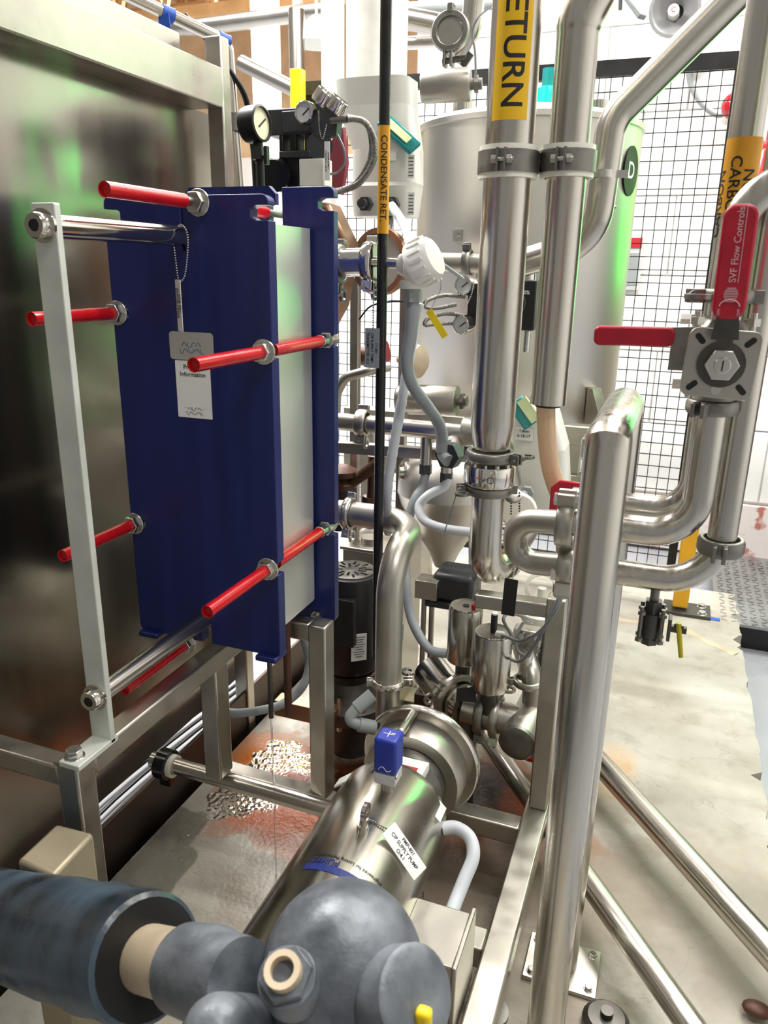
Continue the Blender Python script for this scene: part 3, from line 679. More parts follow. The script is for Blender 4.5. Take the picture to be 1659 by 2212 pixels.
for sx in (-1, 1):
    MB().cyl(V(AX + sx * 0.09, 0.75, 0.1), V(AX + sx * 0.09, 0.75, 0), 0.014, n=12).build('foot', 'cast', pump)
    MB().cyl(V(AX + sx * 0.09, 1.2, 0.2), V(AX + sx * 0.09, 1.2, 0.138), 0.014, n=12).build('foot', 'cast', pump)
# lifting eye
def shroud_hit(px, py, r=0.122):
    d = ray(px, py); ox, oz = -AX, EYE - AZ; A = d.x ** 2 + d.z ** 2; B = 2 * (ox * d.x + oz * d.z); C_ = ox * ox + oz * oz - r * r
    t = (-B - math.sqrt(max(0, B * B - 4 * A * C_))) / (2 * A); p = d * t; p.z += EYE; return p
e = shroud_hit(783, 1795); nrm = V(e.x - AX, 0, e.z - AZ).normalized()
ey = MB().cyl(e - nrm * 0.002, e + nrm * 0.014, 0.011, n=14).cyl(e, e + nrm * 0.03, 0.008, n=12)
ey.ring(e + nrm * 0.045, X, [(0.009, -0.004), (0.017, -0.004), (0.017, 0.004), (0.009, 0.004)], 16).build('lifting_eye', 'polished', pump)
# maker print on the shroud, reading from the other side
def on_shroud(u, v, r=0.1228): return V(AX + r * math.sin(u / r), v, AZ + r * math.cos(u / r))
def shroud_text(txt, size, u0, v0, m, parent):
    vs, fs = glyphs(txt, size, 0)
    MB().add([on_shroud(u0 - q.x, v0 - q.y) for q in vs], fs).build('lettering', m, parent, flat=True)
mb = MB(); n = 10
lc = shroud_hit(735, 1885); lu = math.atan2(lc.x - AX, lc.z - AZ) * 0.1228
vs = [on_shroud(lu - 0.07 + 0.14 * k / n, v, 0.1226) for v in (lc.y - 0.008, lc.y + 0.008) for k in range(n + 1)]
band = mb.add(vs, [(k, k + 1, n + 2 + k, n + 1 + k) for k in range(n)]).build('maker_band', 'inkblue', pump, flat=True)
shroud_text('PUMPS', 0.018, lu - 0.035, lc.y + 0.017, 'inkblue', band)
shroud_text('Engineered for Lasting Performance', 0.0095, lu + 0.005, lc.y + 0.029, 'ink', band)
# blue condition sensor on top
sb = shroud_hit(838, 1702)
sen = thing('vibration_sensor', 'bright blue square sensor screwed into the top of the pump shroud', 'sensor', sb)
MB().cyl(sb - Z * 0.004, sb + Z * 0.022, 0.014, n=14).build('stem', 'satin', sen)
MB().box(sb + Z * 0.034, (0.044, 0.044, 0.026)).build('lower_housing', 'lightgrey', sen, bevel=0.003)
MB().box(sb + Z * 0.085, (0.047, 0.047, 0.078)).build('cap', 'blue_bright', sen, bevel=0.006)
for sx in (-1, 1): MB().cyl(sb + V(sx * 0.025, -0.02, 0.048), sb + V(sx * 0.025, -0.027, 0.048), 0.003, n=8).build('screw', 'zinc', sen)
q = sb + V(0, -0.0243, 0.06)
MB().tube(smooth([q + V(-0.012, 0, -0.003), q + V(-0.008, 0, 0.003), q + V(-0.002, 0, 0.004), q + V(0.004, 0, -0.003), q + V(0.010, 0, -0.003), q + V(0.014, 0, 0.001)]), 0.0007, 5).build('wave_mark', 'whiteink', sen)
q = sb + V(0, 0, 0.1246)
MB().box(q, (0.022, 0.0015, 0.0008)).box(q, (0.0015, 0.02, 0.0008)).box(q + V(0.008, 0.004, 0), (0.008, 0.002, 0.0008)).build('axis_mark', 'whiteink', sen)
# pump tag
tg = thing('equipment_tag', 'white engraved tag chained to the pump lifting eye, lying on the shroud', 'tag', e + Z * 0.02)
h1_, h2_ = shroud_hit(850, 1800, 0.128), shroud_hit(905, 1880, 0.134)
chn = smooth([e + nrm * 0.02, shroud_hit(800, 1772, 0.127), shroud_hit(825, 1785, 0.125), shroud_hit(845, 1795, 0.128), shroud_hit(858, 1803, 0.131)], 5)
MB().beads(chn, 0.0022, 0.0046).build('ball_chain', 'cast', tg)
c = shroud_hit(873, 1838, 0.131)
ta = (h2_ - h1_).normalized(); tn = V(c.x - AX, -0.05, c.z - AZ).normalized(); tb = (tn - ta * tn.dot(ta)).normalized().cross(ta)
tagplate(tg, c, ta, tb, 0.098, 0.036, 'tagwhite', ['PMP-801', 'CIP SUPPLY PUMP', 'O:4.1'], 0.0098, 'ink')
# motor junction box and conduit
jb = thing('junction_box', 'stainless terminal box fixed to the side of the pump motor', 'box', (-0.27, 1.0, 0.1))
c = V(-0.276, 1.04, 0.205)
MB().box(c, (0.104, 0.125, 0.15)).build('box_body', 'satin', jb, bevel=0.003)
MB().box(c + V(0.056, 0, 0), (0.008, 0.14, 0.165)).build('cover', 'satin', jb, bevel=0.002)
MB().box(c - V(0.056, 0, 0), (0.008, 0.14, 0.165)).build('flange', 'satin', jb, bevel=0.002)
MB().box(c - V(0.0, 0.0, 0.13), (0.05, 0.05, 0.12)).build('bracket', 'satin', jb)
pts = [U(955, 1790, 1.27), U(985, 1788, 1.28), U(1015, 1810, 1.27), U(1022, 1850, 1.24), U(1003, 1900, 1.2), U(985, 1945, 1.16), U(970, 1985, 1.11)]
one(MB().tube(smooth(pts), 0.0135, 16), 'conduit_hose', 'conduit_w', 'white flexible conduit looping from the pump to the terminal box', 'conduit')
# ================================================================== discharge pipe and its clamp
DY = 1.55; DX = U(838, 1480, DY).x
dis = thing('discharge_pipe', 'satin stainless pump discharge pipe bending up and round to the heat exchanger', 'pipe', (DX, DY, 0.25))
zc = VZ(DX, DY, 1472)
MB().tube([V(DX, DY, 0.22), V(DX, DY, zc - 0.01)], 0.029, 24).build('pump_outlet', 'satin', dis)
top = V(DX, DY, VZ(DX, DY, 1215)); back = U(905, 1178, 1.80); lft = U(700, 1128, 1.66); 
MB().tube(fillet([V(DX, DY, zc + 0.005), V(DX, DY, top.z + 0.01), V(DX - 0.005, DY + 0.22, top.z + 0.03), V(lft.x, DY + 0.2, lft.z)], [0.13, 0.10], 10), 0.0325, 26).build('bend', 'satin', dis)
clamp(dis, V(DX, DY, zc), Z, 0.031, V(0.9, 0.4, 0), 'polished', 0.018)
clamp(dis, V(lft.x + 0.03, DY + 0.2, lft.z), X, 0.034, V(0, -0.4, -1), 'zinc', 0.02)
# green-grey gland beside the stand leg
pts = [U(805, 1500, 1.5), U(770, 1530, 1.47), U(750, 1555, 1.45), U(775, 1565, 1.46), U(810, 1572, 1.48)]
one(MB().tube(fillet(pts, 0.012, 4), 0.0135, 14).cyl(pts[0], pts[1], 0.0165, n=14).cyl(pts[3], pts[4], 0.017, n=14), 'elbow_fitting', 'grey', 'grey green plastic elbow fitting beside the pump outlet', 'fitting')
# ================================================================== foreground iron trap body with lagged pipe
FY = 0.53
bc = U(742, 2065, FY)
trap = thing('steam_trap', 'dark cast iron trap body with round dome in the near foreground', 'trap', bc - Z * 0.1)
R_ = 0.079
MB().sphere(bc - Z * 0.02, R_, 40, 24, (1.0, 1.0, 1.12)).lathe(bc - Z * 0.2, Z, [(0.06, 0), (0.075, 0.1), (0.078, 0.17)], 36).build('body', 'iron', trap)
ht = U(610, 2095, FY - 0.085); hd = (V(0, -0.45, 1)).normalized()
b = MB().cyl(ht - hd * 0.05, ht - hd * 0.016, 0.026, n=24).hexa(ht - hd * 0.028, ht - hd * 0.008, 0.024)
b.build('plug', 'iron', trap, bevel=0.001); MB().ring(ht - hd * 0.004, hd, [(0.0105, -0.03), (0.0160, -0.03), (0.0160, 0.006), (0.0105, 0.006)], 20).build('plug_nipple', 'beigepipe', trap); MB().cyl(ht - hd * 0.016, ht - hd * 0.014, 0.0108, n=16).build('plug_bore', 'rusty', trap)
a = U(398, 2090, 0.50); d = (a - U(0, 1990, 0.63)).normalized()
MB().lathe(a, d, [(0.032, 0), (0.042, 0.004), (0.044, 0.05), (0.040, 0.07), (0.038, 0.1)], 32).build('inlet_hub', 'iron', trap)
a2, b2 = U(905, 2150, FY - 0.04), U(745, 2150, FY - 0.01)
d2 = (a2 - b2).normalized()
MB().lathe(b2, d2, [(0.038, 0), (0.04, 0.05), (0.041, (a2 - b2).length - 0.004), (0.036, (a2 - b2).length), (0.02, (a2 - b2).length)], 32).build('outlet_hub', 'iron', trap)
MB().box(a2 + d2 * 0.006 + V(0.004, -0.01, -0.014), (0.014, 0.012, 0.022)).build('seal_tag', 'yellow', trap, bevel=0.004)
b3 = U(470, 2230, FY - 0.12)
MB().tube([b3, U(560, 2225, FY - 0.05)], 0.03, 24).sphere(b3, 0.03, 20, 12).build('lower_boss', 'iron', trap)
MB().cyl(bc - Z * 0.2, V(bc.x, bc.y, 0), 0.03, n=20).build('drain_leg', 'iron', trap)
lag = thing('lagged_pipe', 'pale pipe wrapped in blue grey lagging at the lower left corner', 'pipe', a - d * 0.3)
MB().cyl(a - d * 0.30, a + d * 0.008, 0.034, n=30).build('bare_pipe', 'beigepipe', lag)
e0 = a - d * 0.072
MB().lathe(e0, -d, [(0.036, 0.004), (0.060, 0.0), (0.066, 0.004), (0.068, 0.02), (0.066, 0.06), (0.070, 0.1), (0.067, 0.15), (0.070, 0.2), (0.068, 0.34), (0.070, 0.66)], 40).build('lagging', 'lagging', lag)
MB().cyl(e0 + d * 0.001, e0 - d * 0.001, 0.0605, n=32).build('lagging_end', 'black', lag)
# ================================================================== RETURN line
RTY = 1.72; rp = U(1098, 350, RTY); RPX = rp.x
def zr(py): return VZ(RPX, RTY, py)
ret = thing('return_pipe', 'thick vertical stainless pipe with yellow RETURN band', 'pipe', (RPX, RTY, zr(1280)))
MB().lathe(V(RPX, RTY, 0), Z, [(0.0385, zr(972)), (0.041, zr(965)), (0.0505, zr(915)), (0.0505, zr(-900))], 40).build('tube', 'steel', ret)
lb = zr(268); lt = zr(-200)
phi = math.atan2(-RTY, -RPX)
n = 24; vs = []; 
for k in range(n + 1):
    g = phi - 0.85 + 1.5 * k / n
    vs += [V(RPX + 0.0511 * math.cos(g), RTY + 0.0511 * math.sin(g), lb), V(RPX + 0.0511 * math.cos(g), RTY + 0.0511 * math.sin(g), lt)]
band = MB().add(vs, [(2 * k, 2 * k + 2, 2 * k + 3, 2 * k + 1) for k in range(n)]).build('label_band', 'label', ret)
wrap_text('RETURN', 0.062, V(RPX, RTY, 0), zr(103), 0.0516, phi - 0.06, 'ink', band)
clamp(ret, V(RPX, RTY, zr(983)), Z, 0.045, V(1, -0.35, 0), 'cast', 0.024)
fl = MB().lathe(V(RPX, RTY, zr(1046)), Z, [(0.04, 0), (0.058, 0.002), (0.060, 0.006), (0.060, 0.046), (0.058, 0.05), (0.040, 0.05)], 40).build('check_valve_body', 'polished', ret)
c = V(RPX + 0.0602 * math.cos(phi + 0.05), RTY + 0.0602 * math.sin(phi + 0.05), zr(1024)); nn = V(math.cos(phi + 0.05), math.sin(phi + 0.05), 0)
MB().ring(c, nn, [(0.0068, 0), (0.008, 0), (0.008, 0.0005), (0.0068, 0.0005)], 20).box(c, (0.0008, 0.0008, 0.014)).build('gauge_mark', 'ink', fl)
for k in range(6):
    g = phi - 1.3 + k * 0.55; MB().cyl(V(RPX + 0.051 * math.cos(g), RTY + 0.051 * math.sin(g), zr(1046) + 0.05), V(RPX + 0.051 * math.cos(g), RTY + 0.051 * math.sin(g), zr(1046) + 0.057), 0.005, n=6).build('bolt_head', 'zinc', fl)
clamp(ret, V(RPX, RTY, zr(1056)), Z, 0.043, V(-1, -0.4, 0), 'cast', 0.022)
ze = VZ(RPX, RTY, 1252)
MB().tube(fillet([V(RPX, RTY, zr(1040)), V(RPX, RTY, ze), V(RPX + 0.03, RTY + 0.2, ze + 0.01)], 0.085, 12), 0.0385, 32).build('elbow', 'steel', ret)
clamp(ret, V(RPX + 0.02, RTY + 0.135, ze + 0.007), V(0.03, 0.2, 0), 0.04, V(1, 0, 0.3), 'polished', 0.02, False)
# hanger clamps joining the two risers
DPX = U(1226, 350, 1.76); 
ris = thing('riser_pipe', 'vertical stainless riser beside the RETURN pipe ending above a pale hose', 'pipe', (DPX.x, 1.76, VZ(DPX.x, 1.76, 870)))
zz2 = lambda py: VZ(DPX.x, 1.76, py)
e1 = zz2(45)
MB().tube(fillet([V(DPX.x, 1.76, zz2(872)), V(DPX.x, 1.76, e1), V(DPX.x + 0.45, 1.85, e1 + 0.9)], 0.1, 8), lambda t: 0.0405 + 0.0045 * min(1, t * 3), 36).build('tube', 'steel', ris)
MB().lathe(V(DPX.x, 1.76, zz2(878)), Z, [(0.027, 0), (0.0285, 0.0), (0.0285, 0.006), (0.027, 0.006)], 24, False).build('collar', 'black', ris)
hp = [V(DPX.x - 0.005, 1.76, zz2(866)), V(DPX.x + 0.002, 1.76, zz2(930)), V(DPX.x + 0.018, 1.765, zz2(1010)), V(DPX.x + 0.05, 1.78, zz2(1085)), V(DPX.x + 0.09, 1.8, zz2(1160))]
one(MB().tube(smooth(hp), 0.0215, 22), 'braided_hose', 'hose', 'pale peach translucent hose hanging below the vertical riser', 'hose')
def hanger(x, y, z, r, label):
    t = thing('pipe_clamp', label, 'clamp', (x, y, z - 0.03), 'hanger clamps on the two tall risers')
    for s in (-1, 1): MB().ring(V(x, y, z + s * 0.026), Z, [(r, -0.005), (r + 0.010, -0.005), (r + 0.010, 0.005), (r, 0.005)], 32).build('liner_ring', 'ivory', t)
    MB().ring(V(x, y, z), Z, [(r + 0.001, -0.021), (r + 0.013, -0.021), (r + 0.013, 0.021), (r + 0.001, 0.021)], 32).build('clamp_band', 'cast', t)
    g = math.atan2(-y, -x) - 0.2; u = V(math.cos(g), math.sin(g), 0); tt = V(-u.y, u.x, 0); c = V(x, y, z) + u * (r + 0.018)
    for s in (-1, 1): MB().box(c + tt * s * 0.008, (0.02, 0.004, 0.042), (u, tt, Z)).build('ear', 'cast', t)
    MB().cyl(c - tt * 0.02, c + tt * 0.024, 0.0045, n=10).hexa(c + tt * 0.011, c + tt * 0.021, 0.009).hexa(c - tt * 0.021, c - tt * 0.011, 0.009).build('clamp_bolt', 'zinc', t)
hanger(RPX, RTY, zr(353), 0.0505, 'grey band clamp with cream liner round the RETURN pipe')
hanger(DPX.x, 1.76, zz2(351), 0.0455, 'grey band clamp with cream liner round the riser beside RETURN')
one(MB().cyl(V(RPX + 0.06, 1.735, zr(353)), V(DPX.x - 0.056, 1.75, zz2(351)), 0.008, n=12).hexa(V(RPX + 0.085, 1.74, zr(353)), V(RPX + 0.1, 1.742, zr(353)), 0.014), 'clamp_link', 'cast', 'short bolt linking the two grey riser clamps', 'bolt')
# ================================================================== sloping pipe at the top right
dg = [U(1322, 258, 1.95) + (U(1640, -60, 2.0) - U(1322, 258, 1.95)) * 2.6, U(1322, 258, 1.95), U(1284, 520, 1.95), U(1120, 570, 2.0)]
dgp = thing('sloping_pipe', 'stainless pipe sloping from the top right corner down behind the riser', 'pipe', dg[2])
MB().tube(fillet(dg, [0.09, 0.10], 9), 0.034, 30).build('tube', 'steel_h', dgp)
c = U(1296, 378, 1.95); MB().ring(c, Z, [(0.034, -0.008), (0.04, -0.008), (0.04, 0.008), (0.034, 0.008)]).box(c + V(0.048, -0.01, 0), (0.03, 0.008, 0.016)).build('band_clamp', 'zinc', dgp)
# ================================================================== right hand valve group
AY = 1.15
av = U(1552, 780, AY); AXX = av.x
za = lambda py: VZ(AXX, AY, py)
UL = 1.165
pa_ = thing('valve_pipe', 'stainless pipe with hooked top carrying the red handled ball valve', 'pipe', (AXX, AY, za(1160)))
hz = U(1440, 1152, AY).z
MB().tube(fillet([V(AXX, AY, za(850)), V(AXX, AY, hz), V(U(1235, 1128, AY).x, AY, hz)], 0.0615, 12), 0.02173, 28).build('lower_tube', 'steel', pa_)
zt2 = za(395)
MB().tube(fillet([V(AXX, AY, za(700)), V(AXX, AY, zt2), V(AXX + 1.0, AY - 0.05, zt2 + 0.05)], 0.0615, 12), 0.02148, 28).build('upper_tube', 'steel', pa_)
clamp(pa_, V(AXX, AY, za(878)), Z, 0.02624, V(-0.4, -1, 0), 'cast', 0.01968, False)
clamp(pa_, V(AXX, AY, za(640)), Z, 0.02542, V(-1, -0.15, 0), 'cast', 0.01804, True)
bv = thing('ball_valve', 'stainless ball valve with tall red lever handle pointing up', 'valve', av - Z * 0.0492)
MB().lathe(V(AXX, AY, za(868)), Z, [(0.02296, 0), (0.02788, 0.0041), (0.02788, 0.0164), (0.03772, 0.02296), (0.03772, za(690) - za(868) - 0.0164), (0.0246, za(690) - za(868))], 28).build('body', 'cast', bv)
for sx in (-1, 1):
    for sy in (-1, 1):
        q = V(AXX + sx * 0.03362, AY + sy * 0.02788, 0)
        MB().cyl(q + Z * za(855), q + Z * za(672), 0.00451, n=10).hexa(q + Z * za(700), q + Z * (za(700) + 0.00984), 0.00943).hexa(q + Z * za(838), q + Z * (za(838) + 0.00984), 0.00943).build('body_bolt', 'zinc', bv)
fa, fbn = V(0.99, 0.082, -0.0492).normalized(), V(0.082, -0.995, 0)
pc = av + V(0, -0.05084, 0.00164); fup = V(0.0492, 0.0, 1).normalized()
pn = fa.cross(fup)
mp_ = MB().prism(rrect(0.08856, 0.08856, 0.01148), pc + pn * 0.0 , fa, fup, 0.00492).build('mounting_plate', 'satin', bv, bevel=0.00082)
for sx in (-1, 1):
    for sz in (-1, 1):
        d_ = (fa * sx + fup * sz).normalized(); t_ = d_.cross(pn)
        MB().prism(rrect(0.016, 0.0075, 0.0034), pc + d_ * 0.04264 + pn * 0.00508, d_, pn.cross(d_), 0.00066).build('slot', 'black', mp_)
MB().cyl(av + V(0, -0.0246, 0), pc, 0.02132, n=24).build('stem_neck', 'darkcast', bv)
MB().cyl(pc + pn * 0.00492, pc + pn * 0.01066, 0.02952, n=24).build('stem_disc', 'darkcast', bv)
MB().hexa(pc + pn * 0.01066, pc + pn * 0.01968, 0.02132).cyl(pc + pn * 0.0164, pc + pn * 0.02296, 0.01025, n=20).build('stem_nut', 'zinc', bv, bevel=0.00082, ang=0.5)
MB().box(pc + pn * 0.02337, (0.00164, 0.01312, 0.00131), (fa, fup, pn)).build('stem_slot', 'black', bv)
MB().cyl(pc - fup * 0.0328 + pn * 0.00492, pc - fup * 0.0328 + pn * 0.00738, 0.00656, n=14).build('stop_pin', 'zinc', bv)
hb, ht_ = U(1571, 690, AY - 0.082), U(1604, 440, AY - 0.0943)
hu = (ht_ - hb).normalized(); hr = V(1, -0.0, -0.0984); hr = (hr - hu * hr.dot(hu)).normalized(); hn = hr.cross(hu)
L_ = (ht_ - hb).length
hg = MB().prism(rrect(0.03854, L_, 0.01476, 6), (hb + ht_) / 2 - hn * 0.0041, hr, hu, 0.00984).build('handle_grip', 'redgrip', bv, bevel=0.00328)
MB().prism([(-0.0164, -0.0246), (0.0164, -0.0246), (0.01312, 0.00328), (-0.01312, 0.00328)], hb, hr, hu, 0.00328).prism([(-0.00984, -0.0041), (0.00984, -0.0041), (0.00984, 0.0041), (-0.00984, 0.0041)], hb - hu * 0.022, hr, hn, 0.006).build('handle_neck', 'darkcast', bv)
text('SVF Flow Controls', 0.0112, (hb + ht_) / 2 + hu * 0.021 + hn * 0.00631, hu, -hr, 'silverink', hg)
MB().box((hb + ht_) / 2 + hu * 0.021 + hn * 0.00615 + hr * 0.0062, (0.0009, 0.086, 0.00049), (hr, hu, hn)).build('underline', 'silverink', hg)
mb = MB()
for k in range(9):
    q = (hb + ht_) / 2 - hu * (0.0365 + 0.00197 * (k - 4)) + hn * 0.00623; wq = 0.0164 * math.sqrt(max(0.041, 1 - ((k - 4) / 5) ** 2))
    mb.box(q, (wq, 0.00098, 0.00041), (hr, hu, hn))
mb.build('maker_emblem', 'silverink', hg)
arc = [(hb + hu * (0.0165 + 0.008 * math.sin(g)) + hr * 0.01148 * math.cos(g) + hn * 0.00631) for g in [PI * k / 10 for k in range(11)]]
MB().tube(arc, 0.00082, 5).build('turn_arrow', 'silverink', hg)
text('ON', 0.00492, hb + hu * 0.0095 - hr * 0.01148 + hn * 0.00631, hu, -hr, 'silverink', hg); text('OFF', 0.00492, hb + hu * 0.0095 + hr * 0.01148 + hn * 0.00631, hu, -hr, 'silverink', hg)
# second valve with handle lying level
BY = 1.245
bpx = U(1552, 700, BY).x; zb_ = lambda py: VZ(bpx, BY, py)
lvl = thing('ball_valve', 'partly hidden ball valve with red lever handle lying level to the left', 'valve', V(bpx, BY, zb_(800)))
g0, g1 = U(1284, 723, 1.195), U(1457, 727, 1.195); gd = (g1 - g0).normalized(); gu = V(0, -0.082, 1); gu = (gu - gd * gu.dot(gd)).normalized()
MB().prism(rrect((g1 - g0).length, 0.02788, 0.00902, 5), (g0 + g1) / 2, gd, gu, 0.00984).build('handle_grip', 'redgrip', lvl, bevel=0.00328)
MB().prism([(-0.0082, -0.01312), (0.041, -0.01476), (0.041, 0.01476), (-0.0082, 0.01312)], g1, gd, gu, 0.00328).build('handle_neck', 'cast', lvl)
MB().cyl(V(bpx, BY, zb_(830)), V(bpx, BY, zb_(690)), 0.03526, n=24).box(V(bpx - 0.0492, BY - 0.0164, zb_(770)), (0.0246, 0.0164, 0.041)).build('body', 'cast', lvl)
for py in (690, 735, 790, 830): MB().hexa(V(bpx - 0.03936, BY - 0.0164, zb_(py)), V(bpx - 0.05248, BY - 0.0164, zb_(py)), 0.0082).build('body_bolt', 'zinc', lvl)
# carbonate line behind
cb = thing('carbonation_pipe', 'vertical stainless pipe with orange CARBON label band near the right edge', 'pipe', (bpx, BY, 1.0))
hb2 = U(1420, 1102, BY).z
MB().tube(fillet([V(bpx, BY, zb_(-900)), V(bpx, BY, hb2), V(U(1235, 1085, BY).x, BY, hb2)], 0.0574, 12), 0.02255, 28).build('tube', 'steel', cb)
ph2 = math.atan2(-BY, -bpx); vs = []
for k in range(31):
    g = ph2 - 1.57 + 3.14 * k / 30
    vs += [V(bpx + 0.02304 * math.cos(g), BY + 0.02304 * math.sin(g), zb_(462)), V(bpx + 0.02304 * math.cos(g), BY + 0.02304 * math.sin(g), zb_(300))]
band = MB().add(vs, [(2 * k, 2 * k + 2, 2 * k + 3, 2 * k + 1) for k in range(30)]).build('label_band', 'label_o', cb)
wrap_text('CARBON', 0.02132, V(bpx, BY, 0), zb_(415), 0.02337, ph2 - 0.32, 'ink', band)
wrap_text('CARBON', 0.02132, V(bpx, BY, 0), zb_(415) - 0.0164, 0.02337, ph2 + 0.55, 'ink', band, flip=-1)
wrap_text('CARBON', 0.02132, V(bpx, BY, 0), zb_(415) - 0.0164, 0.02337, ph2 - 1.2, 'ink', band, flip=-1)
# right-most pipe to the clamp and low horizontal run
CY_ = 1.18; cp = U(1566, 1120, CY_); zc_ = lambda py: VZ(cp.x, CY_, py)
cpp = thing('low_loop_pipe', 'rightmost stainless pipe turning left low down toward the return bend', 'pipe', (cp.x, CY_, zc_(1260)))
h3 = U(1440, 1250, CY_).z
MB().tube(fillet([V(cp.x, CY_, zc_(-900)), V(cp.x, CY_, h3), V(U(1235, 1222, CY_).x, CY_, h3)], 0.0779, 12), 0.02066, 28).build('tube', 'steel', cpp)
clamp(cpp, V(cp.x, CY_, zc_(1178)), Z, 0.02542, V(-0.082, -1, 0), 'cast', 0.0246, False)
# return bend at left of the hoop
ub = thing('return_bend', 'stainless U shaped return bend left of the guard hoop', 'pipe', U(1160, 1230, 1.165))
u1, u2 = U(1218, 1129, 1.155), U(1218, 1222, 1.172)
ul, ull = U(1112, 1122, 1.172), U(1112, 1212, 1.188)
MB().tube(fillet([u1, ul, ull, u2], 0.041, 12), 0.01927, 26).build('bend', 'satin', ub)
c1_ = clamp(ub, u1 + X * 0.00328, X, 0.02952, V(0, -0.35, 1), 'satin', 0.02624, False)
c2_ = clamp(ub, u2 + X * 0.00328, X, 0.0246, V(0, -0.6, -1), 'satin', 0.0246, False)
for q, pr in ((U(1226, 1080, 1.14), c1_), (U(1218, 1243, 1.15), c2_)):
    MB().cyl(q - X * 0.01476, q + X * 0.01476, 0.00615, n=12).hexa(q - X * 0.01968, q - X * 0.01148, 0.00984).hexa(q + X * 0.01148, q + X * 0.01968, 0.00984).build('clamp_bolt', 'zinc', pr)
# drain valve
dv0 = U(1416, 1275, CY_)
dv = thing('drain_valve', 'small steel drain valve with yellow lever under the low pipe', 'valve', V(dv0.x, CY_, VZ(dv0.x, CY_, 1385)))
zd = lambda py: VZ(dv0.x, CY_, py)
MB().cyl(V(dv0.x, CY_, h3 - 0.0164), V(dv0.x, CY_, zd(1300)), 0.00697, n=14).build('nipple', 'cast', dv)
MB().hexa(V(dv0.x, CY_, zd(1322)), V(dv0.x, CY_, zd(1296)), 0.01353).cyl(V(dv0.x, CY_, zd(1372)), V(dv0.x, CY_, zd(1322)), 0.01435, n=18).hexa(V(dv0.x, CY_, zd(1388)), V(dv0.x, CY_, zd(1366)), 0.01353).build('body', 'darkcast', dv)
for sx in (-1, 1):
    for sy in (-1, 1):
        q = V(dv0.x + sx * 0.01558, CY_ + sy * 0.01148, 0); MB().cyl(q + Z * zd(1380), q + Z * zd(1308), 0.00344, n=8).hexa(q + Z * zd(1324), q + Z * (zd(1324) + 0.00574), 0.00656).hexa(q + Z * zd(1380), q + Z * (zd(1380) + 0.00574), 0.00656).build('body_bolt', 'cast', dv)
q = V(dv0.x + 0.0369, CY_ - 0.0082, zd(1345))
MB().box(q - X * 0.00984, (0.00492, 0.0246, 0.0369)).box(q + V(0.00328, 0, 0), (0.0246, 0.00984, 0.00984)).build('stem_bracket', 'darkcast', dv, bevel=0.00082)
l0, l1_ = U(1466, 1352, CY_ - 0.0164), U(1471, 1420, CY_ - 0.0246)
MB().bar(q + V(0.00656, 0, 0), l0, 0.01476, 0.00328).build('lever', 'darkcast', dv)
MB().tube([l0 + Z * 0.00492, l0, l0 * 0.3 + l1_ * 0.7, l1_], lambda t: 0.00426 - 0.00082 * t, 12).build('lever_grip', 'yellowgrip', dv)
# red guard plate behind the bend
rg = U(1224, 1082, 1.70)
one(MB().prism([(-0.036, -0.05), (0.036, -0.05), (0.036, 0.048), (-0.018, 0.048), (-0.036, 0.03)], rg, X, Z, 0.012), 'lever_guard', 'redguard', 'red lever guard plate behind the U shaped return bend', 'guard', bevel=0.003)
# ================================================================== big tank behind
TY = 2.9; TX = U(1128, 500, TY).x; TR = 0.377
tz1 = VZ(TX, TY - TR * 0.6, 248); tz0 = VZ(TX, TY - TR, 925)
tank = thing('process_tank', 'large pale stainless cylindrical tank behind the risers', 'tank', (TX, TY, tz0))
MB().lathe(V(TX, TY, 0), Z, [(0.05, tz0 - 0.12), (TR - 0.03, tz0 - 0.02), (TR, tz0 + 0.02), (TR, tz1 - 0.03), (TR + 0.008, tz1 - 0.028), (TR + 0.008, tz1 - 0.012), (TR - 0.02, tz1 + 0.005), (0.2, tz1 + 0.04), (0.02, tz1 + 0.05)], 64).build('shell', 'tank', tank)
MB().cyl(V(TX - 0.18, TY - 0.2, tz1), V(TX - 0.18, TY - 0.2, tz1 + 0.05), 0.035, n=24).build('nozzle', 'polished', tank)
MB().cyl(V(TX + 0.24, TY - 0.1, tz1), V(TX + 0.24, TY - 0.1, tz1 + 0.05), 0.03, n=24).build('nozzle', 'polished', tank)
g = math.radians(-18); c = V(TX + TR * math.cos(g), TY + TR * math.sin(g), VZ(TX + TR * math.cos(g), TY + TR * math.sin(g), 370)); nn = V(math.cos(g), math.sin(g), 0); tt = V(-nn.y, nn.x, 0)
em = MB().prism([(0.055 * math.cos(k * PI / 12), 0.075 * math.sin(k * PI / 12)) for k in range(24)], c + nn * 0.001, tt, Z, 0.002).build('maker_badge', 'ink', tank)
text('D', 0.07, c + nn * 0.0035, tt, Z, 'tagwhite', em)
for (px, py) in ((1028, 508),):
    g = math.radians(-112); q = V(TX + TR * math.cos(g), TY + TR * math.sin(g), VZ(TX + TR * math.cos(g), TY + TR * math.sin(g), py)); nn = V(math.cos(g), math.sin(g), 0)
    MB().box(q, (0.035, 0.006, 0.035), (V(-nn.y, nn.x, 0), nn, Z)).hexa(q, q + nn * 0.01, 0.009).build('lug', 'zinc', tank)
g = math.radians(-35); q = V(TX + TR * math.cos(g), TY + TR * math.sin(g), VZ(TX + TR * math.cos(g), TY + TR * math.sin(g), 452)); nn = V(math.cos(g), math.sin(g), 0)
MB().prism([(0, -0.03), (0.035, 0.005), (0, 0.045)], q, nn, Z, 0.03).build('bracket', 'cast', tank)
g = math.radians(-30); q = V(TX + TR * math.cos(g), TY + TR * math.sin(g), VZ(TX + TR * math.cos(g), TY + TR * math.sin(g), 880)); nn = V(math.cos(g), math.sin(g), 0)
